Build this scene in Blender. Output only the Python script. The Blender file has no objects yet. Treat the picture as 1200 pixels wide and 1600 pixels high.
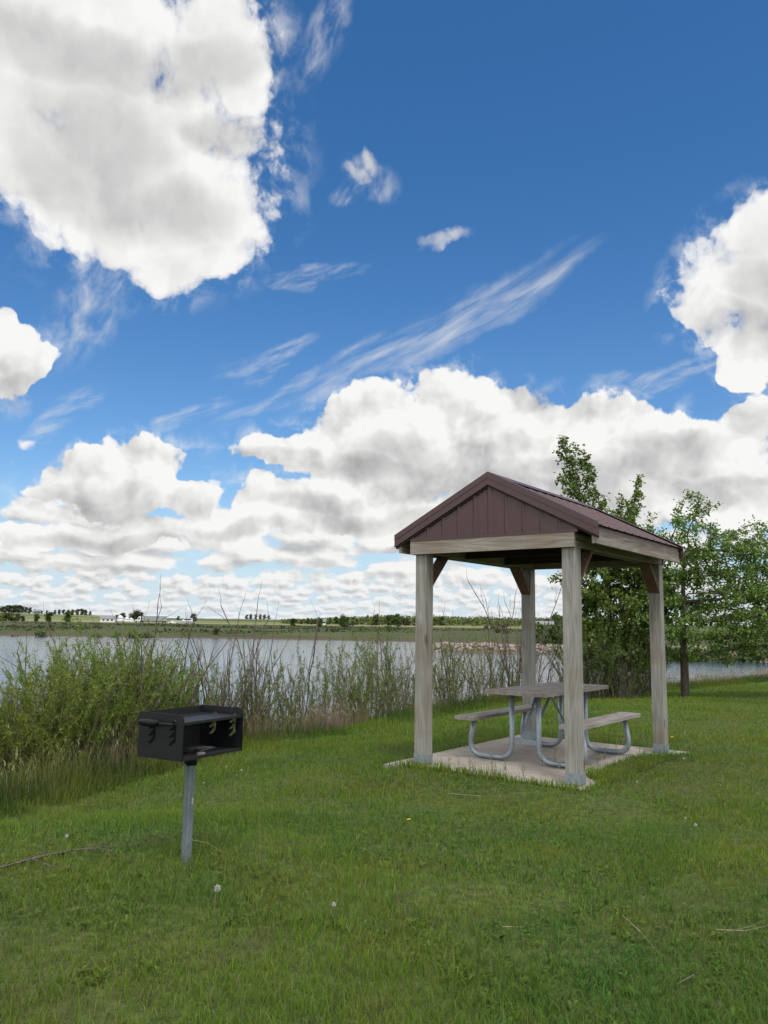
import bpy, bmesh, math, random
import numpy as np
from mathutils import Vector, Matrix
R = math.radians
SC = bpy.context.scene
COL = SC.collection

# ------------------------------------------------------------------ camera
FPX, PITCH, ROLL, EYE = 1247.7, 0.1415, 0.0145, 1.5      # focal length in photo pixels, radians, metres above the slab


def ray(u, v):
    """direction in the world of a point (u, v) of the 1200x1600 photograph"""
    u -= 600; v -= 800
    cr, sr = math.cos(ROLL), math.sin(ROLL)
    uu = (u * cr + v * sr) / FPX
    vv = -(-u * sr + v * cr) / FPX
    c, s = math.cos(PITCH), math.sin(PITCH)
    return np.array([uu, c - s * vv, s + c * vv])


def atz(u, v, z):
    r = ray(u, v); t = (z - EYE) / r[2]
    return np.array([0, 0, EYE]) + r * t


def atd(u, v, y):
    r = ray(u, v)
    return np.array([0, 0, EYE]) + r * (y / r[1])


cam_data = bpy.data.cameras.new('camera')
cam = bpy.data.objects.new('camera', cam_data); COL.objects.link(cam)
cam_data.sensor_fit = 'VERTICAL'; cam_data.sensor_height = 32.0
cam_data.lens = 32.0 * FPX / 1600.0
cam_data.clip_start = 0.05; cam_data.clip_end = 20000
fw = Vector((0, math.cos(PITCH), math.sin(PITCH)))
up0 = Vector((0, -math.sin(PITCH), math.cos(PITCH))); rt0 = Vector((1, 0, 0))
cr, sr = math.cos(ROLL), math.sin(ROLL)
rt = rt0 * cr + up0 * sr
upv = -rt0 * sr + up0 * cr
m = Matrix((rt, upv, -fw)).transposed().to_4x4(); m.translation = (0, 0, EYE)
cam.matrix_world = m
SC.camera = cam
SC.view_settings.view_transform = 'Standard'; SC.view_settings.look = 'None'
SC.view_settings.exposure = 0.45; SC.view_settings.gamma = 1.0
SC.view_settings.use_curve_mapping = False
SC.cycles.use_denoising = True
SC.cycles.max_bounces = 6; SC.cycles.diffuse_bounces = 3; SC.cycles.glossy_bounces = 3
SC.cycles.transmission_bounces = 3; SC.cycles.transparent_max_bounces = 8
SC.cycles.caustics_reflective = False; SC.cycles.caustics_refractive = False


# ------------------------------------------------------------------ node expressions
class S:
    """a node socket with arithmetic"""
    def __init__(self, nt, s): self.nt, self.s = nt, s
    def _m(self, op, *a):
        n = self.nt.nodes.new('ShaderNodeMath'); n.operation = op
        for i, x in enumerate((self,) + a):
            if isinstance(x, S): self.nt.links.new(x.s, n.inputs[i])
            else: n.inputs[i].default_value = x
        return S(self.nt, n.outputs[0])
    def __add__(self, o): return self._m('ADD', o)
    __radd__ = __add__
    def __sub__(self, o): return self._m('SUBTRACT', o)
    def __rsub__(self, o): return (self * -1.0) + o
    def __mul__(self, o): return self._m('MULTIPLY', o)
    __rmul__ = __mul__
    def __truediv__(self, o): return self._m('DIVIDE', o)
    def __pow__(self, o): return self._m('POWER', o)
    def smax(self, o, k): return self._m('SMOOTH_MAX', o, k)
    def max(self, o): return self._m('MAXIMUM', o)
    def min(self, o): return self._m('MINIMUM', o)
    def abs(self): return self._m('ABSOLUTE')
    def clamp(self):
        r = self._m('ADD', 0.0); r.s.node.use_clamp = True; return r
    def map(self, a, b, c=0.0, d=1.0, mode='SMOOTHSTEP'):
        n = self.nt.nodes.new('ShaderNodeMapRange'); n.interpolation_type = mode
        self.nt.links.new(self.s, n.inputs[0])
        for i, x in enumerate((a, b, c, d)): n.inputs[i + 1].default_value = x
        return S(self.nt, n.outputs[0])
    def lin(self, a, b, c=0.0, d=1.0): return self.map(a, b, c, d, 'LINEAR')


def vmath(nt, op, *a):
    n = nt.nodes.new('ShaderNodeVectorMath'); n.operation = op
    for i, x in enumerate(a):
        if isinstance(x, S): nt.links.new(x.s, n.inputs['Scale' if op == 'SCALE' and i == 1 else i])
        elif op == 'SCALE' and i == 1: n.inputs['Scale'].default_value = x
        else: n.inputs[i].default_value = x
    return S(nt, n.outputs['Value' if op in ('DOT_PRODUCT', 'LENGTH', 'DISTANCE') else 'Vector'])


def comb(nt, x, y, z):
    n = nt.nodes.new('ShaderNodeCombineXYZ')
    for i, q in enumerate((x, y, z)):
        if isinstance(q, S): nt.links.new(q.s, n.inputs[i])
        else: n.inputs[i].default_value = q
    return S(nt, n.outputs[0])


def sep(nt, v):
    n = nt.nodes.new('ShaderNodeSeparateXYZ'); nt.links.new(v.s, n.inputs[0])
    return [S(nt, o) for o in n.outputs]


def noise(nt, vec, scale, detail=2.0, rough=0.5, lac=2.0, dist=0.0, col=False, dims='3D'):
    n = nt.nodes.new('ShaderNodeTexNoise'); n.noise_dimensions = dims
    if vec is not None: nt.links.new(vec.s, n.inputs['Vector'])
    n.inputs['Scale'].default_value = scale; n.inputs['Detail'].default_value = detail
    n.inputs['Roughness'].default_value = rough; n.inputs['Lacunarity'].default_value = lac
    n.inputs['Distortion'].default_value = dist
    return S(nt, n.outputs['Color' if col else 0])


def voronoi(nt, vec, scale, feature='F1', detail=0.0, rough=0.5, out='Distance', smooth=None, dims='3D', rnd=1.0):
    n = nt.nodes.new('ShaderNodeTexVoronoi'); n.feature = feature; n.voronoi_dimensions = dims
    if vec is not None: nt.links.new(vec.s, n.inputs['Vector'])
    n.inputs['Scale'].default_value = scale
    n.inputs['Detail'].default_value = detail; n.inputs['Roughness'].default_value = rough
    n.inputs['Randomness'].default_value = rnd
    if smooth is not None: n.inputs['Smoothness'].default_value = smooth
    return S(nt, n.outputs[out])


def mixc(nt, f, a, b, mode='MIX'):
    n = nt.nodes.new('ShaderNodeMix'); n.data_type = 'RGBA'; n.blend_type = mode
    if isinstance(f, S): nt.links.new(f.s, n.inputs[0])
    else: n.inputs[0].default_value = f
    for i, q in ((6, a), (7, b)):
        if isinstance(q, S): nt.links.new(q.s, n.inputs[i])
        else: n.inputs[i].default_value = tuple(q) + (1,) * (4 - len(q))
    return S(nt, n.outputs[2])


SUN_EL, SUN_AZ, SUN_E = R(61), R(168), 1.5        # azimuth clockwise from the viewing direction: the sun is high behind the camera
# ------------------------------------------------------------------ sky: Nishita air with cumulus, low cloud rows and cirrus
def chart(u, v):
    d = ray(u, v); d = d / np.linalg.norm(d)
    return np.array([math.atan2(d[0], d[1]), math.asin(d[2])])


def build_world():
    w = bpy.data.worlds.new('World'); SC.world = w; w.use_nodes = True
    nt = w.node_tree; nt.nodes.clear()
    out = nt.nodes.new('ShaderNodeOutputWorld'); bg = nt.nodes.new('ShaderNodeBackground')
    nt.links.new(bg.outputs[0], out.inputs[0])
    sky = nt.nodes.new('ShaderNodeTexSky'); sky.sky_type = 'NISHITA'; sky.sun_disc = False
    sky.sun_elevation = SUN_EL; sky.sun_rotation = SUN_AZ
    sky.air_density = 1.0; sky.dust_density = 0.6; sky.ozone_density = 3.0; sky.altitude = 600
    tc = nt.nodes.new('ShaderNodeTexCoord')
    D = S(nt, tc.outputs['Generated'])
    dx, dy, dz = sep(nt, D)
    az = dx._m('ARCTAN2', dy); el = dz.clamp()._m('ARCSINE')
    P0 = comb(nt, az, el, 1.0)

    def blob(P, u, v, ru, rv, rot=0.0):
        c = chart(u, v); e = 2.0
        J = np.stack([(chart(u + e, v) - chart(u - e, v)) / (2 * e), (chart(u, v + e) - chart(u, v - e)) / (2 * e)], 1)
        a = R(rot)
        M = np.diag([1 / ru, 1 / rv]) @ np.array([[math.cos(a), math.sin(a)], [-math.sin(a), math.cos(a)]]) @ np.linalg.inv(J)
        k = -M @ c
        x = vmath(nt, 'DOT_PRODUCT', P, (M[0, 0], M[0, 1], k[0])); y = vmath(nt, 'DOT_PRODUCT', P, (M[1, 0], M[1, 1], k[1]))
        return 1.0 - (x * x)._m('ADD', y * y)          # 1 in the middle, 0 on the rim, negative outside

    def union(P, L, k=0.35):
        r = None
        for b in L:
            q = blob(P, *b).max(-3.0)
            r = q if r is None else r.smax(q, k)
        return r

    # ---- one noise family used by all cumulus
    Pn = comb(nt, az, el, 0.0)
    wx = noise(nt, Pn, 9.0, 4.0, 0.55, dims='2D')
    wy = noise(nt, vmath(nt, 'ADD', Pn, (7.3, 2.1, 0)), 9.0, 4.0, 0.55, dims='2D')
    wp = comb(nt, wx - 0.5, wy - 0.5, 0.0)
    P = vmath(nt, 'ADD', P0, vmath(nt, 'SCALE', wp, 0.07))

    def billow(vec):
        big = voronoi(nt, vec, 11.0, 'F1', 3.0, 0.5, dims='2D')
        fine = noise(nt, vec, 24.0, 7.0, 0.6, dims='2D')
        return big, fine
    Pb = vmath(nt, 'ADD', Pn, vmath(nt, 'SCALE', wp, 0.035))
    b1, f1 = billow(Pb)
    light = (0.010, 0.020, 0.0)
    b2, f2 = billow(vmath(nt, 'ADD', Pb, light))
    puff = (0.45 - b1)          # about -.3 .. .4
    grain = f1 - 0.5

    # ---- the cumulus in their places
    big = [(60, 60, 330, 200, 0), (230, 240, 220, 210, 30), (330, 60, 110, 95, 0), (310, 330, 118, 130, 0), (290, 410, 110, 62, -15),
           (60, 250, 150, 105, 35), (390, 130, 45, 60, 0), (160, 360, 80, 60, 40)]
    left = [(-10, 560, 70, 75, 0), (45, 575, 48, 30, -15), (5, 500, 28, 28, 0)]
    right = [(1200, 440, 125, 110, 0), (1190, 350, 65, 55, -40), (1100, 490, 52, 30, -10), (1190, 545, 90, 50, 10), (1140, 480, 80, 60, 0), (1175, 470, 135, 110, 0), (1150, 580, 50, 30, 10)]
    midl = [(190, 765, 150, 48, 0), (235, 715, 82, 42, 0), (120, 750, 90, 38, -15), (300, 780, 60, 30, 0), (60, 770, 45, 18, 0)]
    midr = [(700, 640, 90, 72, 0), (560, 670, 130, 62, -12), (470, 700, 110, 36, -8), (640, 730, 250, 75, 5), (850, 660, 130, 58, 10),
            (960, 680, 130, 66, 5), (1090, 720, 160, 60, -10), (1180, 660, 60, 40, -20), (880, 750, 300, 70, 5), (1150, 780, 150, 70, 0)]
    lowm = [(420, 790, 60, 50, 0), (500, 800, 130, 50, 0), (640, 810, 130, 45, 0), (350, 830, 90, 30, 0), (180, 835, 110, 30, 0), (60, 850, 90, 24, 0)]
    Hc = union(P, big + left + right + midl + midr + lowm)
    H = Hc._m('MINIMUM', 1.0) + puff * 0.7 + grain * 1.15 + 0.08
    hi = el.map(0.28, 0.42, 1.0, 0.4)
    a_c = H.map(-0.12, 0.42) * (1.0 - hi) + H.map(-0.04, 0.18) * hi
    thin = Hc.map(-0.9, 0.2) * (grain + 0.06).map(0.0, 0.32) * 0.5      # torn shreds round the rims

    # grey undersides and hollows
    greys = [(150, 235, 110, 95, 40), (245, 335, 95, 40, 0), (290, 110, 120, 34, -10), (120, 90, 150, 40, 20), (350, 210, 60, 30, 0), (30, 610, 60, 22, 0),
             (1185, 520, 80, 38, 0), (1200, 450, 50, 28, 0), (200, 795, 140, 20, 0), (300, 790, 50, 18, 0), (150, 770, 60, 16, 0), (430, 715, 70, 13, 0),
             (560, 735, 120, 18, 0), (720, 745, 130, 34, 0), (880, 770, 170, 26, 0), (640, 700, 60, 18, 0), (980, 730, 100, 22, 0), (1120, 775, 120, 18, 0), (1050, 700, 70, 22, 0), (780, 690, 60, 20, 0),
             (500, 790, 70, 14, 0), (610, 815, 110, 15, 0), (400, 830, 70, 12, 0), (180, 850, 110, 11, 0), (820, 610, 40, 22, 0)]
    G = None
    Pg = vmath(nt, 'ADD', P0, vmath(nt, 'SCALE', wp, 0.045))
    for g in greys:
        q = blob(Pg, *g).map(-1.8, 1.0)
        G = q if G is None else G.smax(q, 0.1)
    relief = ((b2 - b1) * 1.3 + (f1 - f2) * 1.0) * hi
    lit_c = (1.0 - G * 0.145 - H.map(0.3, 1.5) * 0.05 + relief * 0.20 * H.map(1.6, 0.5, 0.45, 1.0)).lin(0.6, 1.0, 0.6, 1.0)

    # ---- rows of low cloud towards the horizon
    lel = (el + 0.030)._m('LOGARITHM', 2.718)
    def low(vec):
        n1 = noise(nt, vec, 1.1, 6.0, 0.5, dims='2D')
        v1 = voronoi(nt, vec, 1.9, 'F1', 3.0, 0.45, dims='2D')
        return n1 * 0.85 + 0.08 + (0.42 - v1) * 0.68
    Q = comb(nt, az * 7.2 + wx * 0.25, lel * 2.0 + wy * 0.25, 3.7); Q2 = comb(nt, az * 21.0 + wx * 0.4, lel * 3.1 + wy * 0.3 + 4.0, 0.0)
    far = el.map(0.085, 0.035)
    l1 = low(Q) * (1.0 - far) + low(Q2) * far
    l2 = low(vmath(nt, 'ADD', Q, (0.06, 0.20, 0.0))) * (1.0 - far) + low(vmath(nt, 'ADD', Q2, (0.06, 0.20, 0.0))) * far
    cover = el.map(0.115, 0.225, 0.33, -0.22)
    a_l = (l1 + cover).map(0.40, 0.60) * el.map(0.235, 0.275, 1.0, 0.0)
    lit_l = (0.90 + (l1 - l2) * 0.55 - (l1 - 0.45) * 0.16).lin(0.76, 0.99, 0.78, 0.99)

    # ---- cirrus: streaked shreds
    def streak(rot, sx, sy, seed, sc):
        a = R(rot)
        x = az * math.cos(a) + el * math.sin(a); y = el * math.cos(a) - az * math.sin(a)
        v = comb(nt, x * sx, y * sy + seed, 0.0)
        return noise(nt, v, sc, 7.0, 0.58, dist=0.25, dims='2D')
    s1 = streak(27, 2.2, 15.0, 1.3, 3.2)
    s2 = streak(21, 5.0, 22.0, 5.1, 4.0)
    s3 = streak(62, 6.0, 11.0, 8.4, 4.0)
    Pc = vmath(nt, 'ADD', P0, vmath(nt, 'SCALE', wp, 0.05))
    m1 = union(Pc, [(690, 512, 250, 34, -27), (800, 452, 130, 16, -25), (570, 578, 120, 24, -28)], 0.2).map(-0.5, 0.9)
    m2 = union(Pc, [(415, 618, 80, 14, -25), (290, 645, 62, 14, -20), (420, 555, 80, 18, -25), (495, 432, 80, 14, -8), (1030, 586, 120, 16, -12), (100, 650, 70, 22, -30)], 0.2).map(-0.7, 0.8)
    m3 = union(Pc, [(140, 470, 50, 110, 25), (505, 60, 36, 80, 15), (580, 278, 40, 30, 20), (545, 305, 26, 18, 0)], 0.2).map(-0.6, 0.7)
    a_i = (s1.map(0.28, 0.85) * m1 * 0.7)._m('ADD', s2.map(0.30, 0.90) * m2 * 0.5)._m('ADD', s3.map(0.30, 0.92) * m3 * 0.6)
    small = union(P, [(702, 380, 48, 18, -4), (565, 272, 30, 16, 25), (590, 255, 18, 22, 0)], 0.2)
    a_s = (small + grain * 2.6 + puff * 0.6).map(-0.1, 1.0) * small.map(-0.9, 0.1) * 0.7
    veil = el.map(0.0, 0.5, 0.05, 0.0) 

    base = S(nt, sky.outputs[0])
    hsv = nt.nodes.new('ShaderNodeHueSaturation'); nt.links.new(base.s, hsv.inputs['Color'])
    hsv.inputs['Saturation'].default_value = SKY_SAT; hsv.inputs['Value'].default_value = SKY_VAL
    base = S(nt, hsv.outputs[0])

    base = mixc(nt, el.map(0.0, 0.20, 0.85, 0.0), base, (3.9, 5.0, 6.0))

    def white(lit, warm=(1.0, 0.995, 0.985), cool=(0.80, 0.88, 1.0)):
        t = lit.lin(0.45, 0.9)
        tint = mixc(nt, t, cool, warm)
        return vmath(nt, 'SCALE', tint, (lit ** 2.2) * CLOUD)
    col = mixc(nt, (a_i + veil).clamp(), base, white(a_i * 0.0 + 0.93))
    col = mixc(nt, a_s.clamp(), col, white(a_s * 0.0 + 0.90))
    col = mixc(nt, a_l.clamp(), col, white(lit_l))
    col = mixc(nt, a_c.max(thin).clamp(), col, white(lit_c, cool=(0.97, 0.97, 1.0)))
    col = mixc(nt, el.map(0.0, 0.075, 0.42, 0.0), col, (5.4, 5.9, 6.3))
    # unseen broken cloud overhead and behind, added and brightened to light the scene
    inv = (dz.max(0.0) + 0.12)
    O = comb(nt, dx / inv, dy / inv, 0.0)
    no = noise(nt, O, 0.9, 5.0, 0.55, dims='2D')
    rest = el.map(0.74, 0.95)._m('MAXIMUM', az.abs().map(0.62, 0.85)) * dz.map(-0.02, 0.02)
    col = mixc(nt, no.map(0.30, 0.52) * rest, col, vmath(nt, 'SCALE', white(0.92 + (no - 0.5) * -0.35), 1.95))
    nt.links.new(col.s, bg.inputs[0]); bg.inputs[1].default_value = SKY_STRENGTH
    w.cycles.sampling_method = 'MANUAL'; w.cycles.sample_map_resolution = 512
    return w


SKY_STRENGTH, SKY_SAT, SKY_VAL, CLOUD = 0.1, 1.28, 1.05, 6.9
build_world()
# ------------------------------------------------------------------ objects, tags, mesh helpers
RNG = np.random.default_rng(11)
random.seed(5)


def tag(o, label=None, cat=None, group=None, kind=None):
    if label: o['label'] = label
    if cat: o['category'] = cat
    if group: o['group'] = group
    if kind: o['kind'] = kind
    return o


def empty(name, loc=(0, 0, 0), rz=0.0):
    o = bpy.data.objects.new(name, None); COL.objects.link(o)
    o.location = loc; o.rotation_euler.z = rz; o.empty_display_size = 0.1
    return o


def link(name, me, mat=None, parent=None, loc=None):
    o = bpy.data.objects.new(name, me); COL.objects.link(o)
    if mat is not None:
        me.materials.clear()
        for mm in (mat if isinstance(mat, (list, tuple)) else [mat]): me.materials.append(mm)
    if parent is not None: o.parent = parent
    if loc is not None: o.location = loc
    return o


def copy_tree(o, parent=None):
    c = o.copy(); COL.objects.link(c)
    if parent is not None: c.parent = parent
    for ch in list(o.children): copy_tree(ch, c)
    return c


def np_mesh(name, V, F, smooth=False, mat_idx=None, colors=None):
    """V (n,3), F (m,k) with k 3 or 4, or a list of such arrays"""
    Fs = F if isinstance(F, list) else [F]
    Fs = [np.asarray(f, np.int32) for f in Fs if len(f)]
    me = bpy.data.meshes.new(name)
    V = np.asarray(V, np.float32)
    me.vertices.add(len(V)); me.vertices.foreach_set('co', V.ravel())
    loops = np.concatenate([f.ravel() for f in Fs]).astype(np.int32)
    tot = np.concatenate([np.full(len(f), f.shape[1], np.int32) for f in Fs])
    st = np.concatenate([[0], np.cumsum(tot)[:-1]]).astype(np.int32)
    me.loops.add(len(loops)); me.loops.foreach_set('vertex_index', loops)
    me.polygons.add(len(tot)); me.polygons.foreach_set('loop_start', st)
    if smooth: me.polygons.foreach_set('use_smooth', np.ones(len(tot), bool))
    if mat_idx is not None: me.polygons.foreach_set('material_index', np.asarray(mat_idx, np.int32))
    me.update(calc_edges=True)
    if colors is not None:
        at = me.attributes.new('tint', 'FLOAT_COLOR', 'POINT')
        c = np.ones((len(V), 4), np.float32); c[:, :colors.shape[1]] = colors
        at.data.foreach_set('color', c.ravel())
    return me


class MB:
    """collects boxes, bars, tubes and sheets into one bmesh"""
    def __init__(self): self.b = bmesh.new()

    def quad_prism(self, pts, d):
        """extrude a planar polygon by the vector d"""
        d = Vector(d)
        a = [self.b.verts.new(Vector(p)) for p in pts]; c = [self.b.verts.new(Vector(p) + d) for p in pts]
        n = len(pts)
        self.b.faces.new(a[::-1]); self.b.faces.new(c)
        for i in range(n): self.b.faces.new((a[i], a[(i + 1) % n], c[(i + 1) % n], c[i]))
        return self

    def box(self, lo, hi):
        x0, y0, z0 = lo; x1, y1, z1 = hi
        return self.quad_prism([(x0, y0, z0), (x1, y0, z0), (x1, y1, z0), (x0, y1, z0)], (0, 0, z1 - z0))

    def bar(self, p, q, w, t, up=(0, 0, 1)):
        """rectangular bar from p to q; w across, t along 'up'"""
        p, q = Vector(p), Vector(q); d = (q - p).normalized()
        s = d.cross(Vector(up)).normalized(); u = s.cross(d).normalized()
        pts = [p - s * w / 2 - u * t / 2, p + s * w / 2 - u * t / 2, p + s * w / 2 + u * t / 2, p - s * w / 2 + u * t / 2]
        return self.quad_prism(pts, q - p)

    def tube(self, path, r, n=14, cap=True):
        P = [Vector(p) for p in path]; rs = r if isinstance(r, (list, tuple)) else [r] * len(P)
        t = (P[1] - P[0]).normalized(); ref = Vector((0, 0, 1)) if abs(t.z) < .9 else Vector((1, 0, 0))
        s = t.cross(ref).normalized(); rings = []
        for i, p in enumerate(P):
            t = ((P[min(i + 1, len(P) - 1)] - p).normalized() + (p - P[max(i - 1, 0)]).normalized()).normalized()
            s = (s - t * s.dot(t)).normalized(); u = t.cross(s)
            rings.append([self.b.verts.new(p + (s * math.cos(2 * math.pi * k / n) + u * math.sin(2 * math.pi * k / n)) * rs[i]) for k in range(n)])
        for a, c in zip(rings, rings[1:]):
            for k in range(n):
                f = self.b.faces.new((a[k], a[(k + 1) % n], c[(k + 1) % n], c[k])); f.smooth = True
        if cap: self.b.faces.new(rings[0][::-1]); self.b.faces.new(rings[-1])
        return self

    def bevel(self, w=0.004, seg=2, ang=30):
        es = [e for e in self.b.edges if len(e.link_faces) == 2 and e.calc_face_angle(0) > R(ang)]
        bmesh.ops.bevel(self.b, geom=es, offset=w, segments=seg, affect='EDGES', profile=0.6)
        return self

    def mesh(self, name):
        bmesh.ops.recalc_face_normals(self.b, faces=self.b.faces)
        me = bpy.data.meshes.new(name); self.b.to_mesh(me); self.b.free()
        return me

    def build(self, name, mat, parent=None, loc=None):
        return link(name, self.mesh(name), mat, parent, loc)


def fillet(pts, rad, seg=7):
    """round the corners of a polyline"""
    P = [Vector(p) for p in pts]; out = [P[0]]
    for i in range(1, len(P) - 1):
        a = (P[i - 1] - P[i]); c = (P[i + 1] - P[i]); la, lc = a.length, c.length; a.normalize(); c.normalize()
        ang = a.angle(c); t = min(rad / math.tan(ang / 2), la * .49, lc * .49)
        p, q = P[i] + a * t, P[i] + c * t
        for k in range(seg + 1):
            s = k / seg
            out.append(p * (1 - s) ** 2 + P[i] * 2 * s * (1 - s) + q * s * s)
    out.append(P[-1])
    return out


def plate_with_holes(name, outer, holes, thick):
    """flat plate in the XY plane with cut-outs, from a filled 2D curve"""
    cu = bpy.data.curves.new(name, 'CURVE'); cu.dimensions = '2D'; cu.fill_mode = 'BOTH'; cu.extrude = thick / 2
    for poly in [outer] + holes:
        sp = cu.splines.new('POLY'); sp.points.add(len(poly) - 1); sp.use_cyclic_u = True
        for pt, q in zip(sp.points, poly): pt.co = (q[0], q[1], 0, 1)
    tmp = bpy.data.objects.new(name, cu); COL.objects.link(tmp)
    dg = bpy.context.evaluated_depsgraph_get(); dg.update()
    me = bpy.data.meshes.new_from_object(tmp.evaluated_get(dg))
    bpy.data.objects.remove(tmp); bpy.data.curves.remove(cu)
    return me


def new_mat(name):
    m = bpy.data.materials.new(name); m.use_nodes = True; nt = m.node_tree
    b = nt.nodes['Principled BSDF']
    return m, nt, b


def setc(nt, b, sock, v):
    if isinstance(v, S): nt.links.new(v.s, b.inputs[sock])
    else: b.inputs[sock].default_value = v if not isinstance(v, tuple) else tuple(v) + (1,) * (4 - len(v)) if sock == 'Base Color' else v


def bump(nt, b, h, strength=0.3, dist=0.01):
    n = nt.nodes.new('ShaderNodeBump'); n.inputs['Strength'].default_value = strength; n.inputs['Distance'].default_value = dist
    nt.links.new(h.s, n.inputs['Height']); nt.links.new(n.outputs[0], b.inputs['Normal'])


def objco(nt): return S(nt, nt.nodes.new('ShaderNodeTexCoord').outputs['Object'])
def objrand(nt): return S(nt, nt.nodes.new('ShaderNodeObjectInfo').outputs['Random'])
def worldpos(nt): return S(nt, nt.nodes.new('ShaderNodeNewGeometry').outputs['Position'])
def attr(nt, name):
    n = nt.nodes.new('ShaderNodeAttribute'); n.attribute_name = name; return S(nt, n.outputs['Color'])
def ramp(nt, f, stops):
    n = nt.nodes.new('ShaderNodeValToRGB'); nt.links.new(f.s, n.inputs[0])
    e = n.color_ramp.elements
    while len(e) < len(stops): e.new(0.5)
    for el, (p, c) in zip(e, stops): el.position = p; el.color = tuple(c) + (1,)
    return S(nt, n.outputs[0])


MAT = {}


def wood(name, pale, dark, axis, warm=None, scale=1.0):
    """weathered timber; axis 0, 1 or 2 is the grain direction in object space"""
    m, nt, b = new_mat(name)
    co = objco(nt); x, y, z = sep(nt, co); c = [x, y, z]
    rnd = objrand(nt) * 17.0
    st = [q * (1.6 if i == axis else 26.0) for i, q in enumerate(c)]
    g1 = noise(nt, comb(nt, st[0] + rnd, st[1], st[2]), 1.0 * scale, 3.0, 0.55)
    st2 = [q * (0.55 if i == axis else 7.0) for i, q in enumerate(c)]
    ringp = noise(nt, comb(nt, st2[0], st2[1] + rnd, st2[2]), 1.0 * scale, 1.5, 0.4)
    rings = (ringp * 75.0)._m('SINE') * 0.5 + 0.5
    st3 = [q * (3.0 if i == axis else 140.0) for i, q in enumerate(c)]
    fib = noise(nt, comb(nt, st3[0], st3[1], st3[2] + rnd), 1.0, 2.0, 0.6)
    big = noise(nt, vmath(nt, 'ADD', co, comb(nt, rnd, 0.0, 0.0)), 2.2, 3.0, 0.5)
    f = (g1.map(0.3, 0.7) * 0.40 + rings * 0.26 + fib.map(0.3, 0.7) * 0.34)
    col = mixc(nt, f, dark, pale)
    if warm: col = mixc(nt, big.map(0.42, 0.68) * 0.75, col, mixc(nt, f, tuple(q * 0.55 for q in warm), warm))
    knot = voronoi(nt, comb(nt, *[q * (1.3 if i == axis else 4.5) + (rnd if i == 0 else 0.0) for i, q in enumerate(c)]), 1.0)
    col = mixc(nt, knot.map(0.05, 0.13, 0.75, 0.0), col, (0.045, 0.03, 0.02))
    crack = noise(nt, comb(nt, *[q * (1.1 if i == axis else 60.0) for i, q in enumerate(c)]), 1.0, 1.0, 0.5)
    col = mixc(nt, crack.map(0.69, 0.74) * 0.8, col, (0.03, 0.025, 0.02))
    setc(nt, b, 'Base Color', col); setc(nt, b, 'Roughness', 0.85)
    setc(nt, b, 'Specular IOR Level', 0.25)
    bump(nt, b, f + crack.map(0.69, 0.76) * -1.5, 0.45, 0.004)
    MAT[name] = m
    return m


def paint(name, col, rough=0.45, metal=0.0, var=0.25, dust=None, spec=0.5, scale=6.0):
    m, nt, b = new_mat(name); co = objco(nt)
    n1 = noise(nt, co, scale, 5.0, 0.6); n2 = noise(nt, co, scale * 9, 3.0, 0.6)
    c = mixc(nt, n1.map(0.3, 0.75), col, tuple(q * (1 - var) for q in col))
    if dust: c = mixc(nt, n2.map(0.5, 0.8) * n1.map(0.35, 0.7) * dust[3], c, dust[:3])
    setc(nt, b, 'Base Color', c); setc(nt, b, 'Metallic', metal); setc(nt, b, 'Specular IOR Level', spec)
    setc(nt, b, 'Roughness', n2.lin(0, 1, rough - 0.08, rough + 0.12))
    bump(nt, b, n2, 0.08, 0.002)
    MAT[name] = m
    return m


def galv(name, lo=(0.20, 0.24, 0.27), hi=(0.34, 0.39, 0.43), metal=0.55):
    m, nt, b = new_mat(name); co = objco(nt)
    v = voronoi(nt, co, 55.0, out='Color'); vx, _, _ = sep(nt, v)
    n1 = noise(nt, co, 7.0, 5.0, 0.6); streak = noise(nt, vmath(nt, 'MULTIPLY', co, (30.0, 30.0, 4.0)), 1.0, 3.0, 0.6)
    c = mixc(nt, vx * 0.45 + n1 * 0.55, lo, hi)
    c = mixc(nt, streak.map(0.55, 0.8) * 0.3, c, tuple(q * 1.3 for q in hi))
    setc(nt, b, 'Base Color', c); setc(nt, b, 'Metallic', metal); setc(nt, b, 'Roughness', (vx * 0.12) + 0.42)
    MAT[name] = m
    return m


wood('timber_post', (0.35, 0.345, 0.32), (0.162, 0.155, 0.138), 2, (0.26, 0.228, 0.172))
wood('timber_beam_x', (0.34, 0.315, 0.28), (0.17, 0.142, 0.115), 0, (0.29, 0.22, 0.165))
wood('timber_beam_y', (0.34, 0.315, 0.285), (0.165, 0.138, 0.112), 1, (0.29, 0.22, 0.165))
wood('timber_brace', (0.17, 0.105, 0.07), (0.07, 0.042, 0.028), 2, (0.14, 0.075, 0.047))
wood('timber_dark', (0.055, 0.037, 0.027), (0.022, 0.015, 0.011), 0)  # roof underside: shade put into the colour against bounce off the pad
wood('plank_y', (0.37, 0.345, 0.325), (0.17, 0.15, 0.138), 1, (0.26, 0.215, 0.185))
paint('brown_steel', (0.070, 0.033, 0.034), 0.45, 0.0, 0.2, (0.2, 0.15, 0.14, 0.3))
paint('black_paint', (0.0075, 0.0085, 0.011), 0.52, 0.0, 0.35, (0.06, 0.05, 0.042, 0.35), spec=0.32)
paint('soot', (0.005, 0.005, 0.005), 0.9, 0.0, 0.4)
galv('galvanised'); galv('galvanised_pipe', (0.135, 0.168, 0.185), (0.22, 0.262, 0.28), 0.35)
paint('pale_ash', (0.21, 0.195, 0.175), 0.95, 0.0, 0.5)
paint('white_sticker', (0.75, 0.76, 0.74), 0.5)
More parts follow.
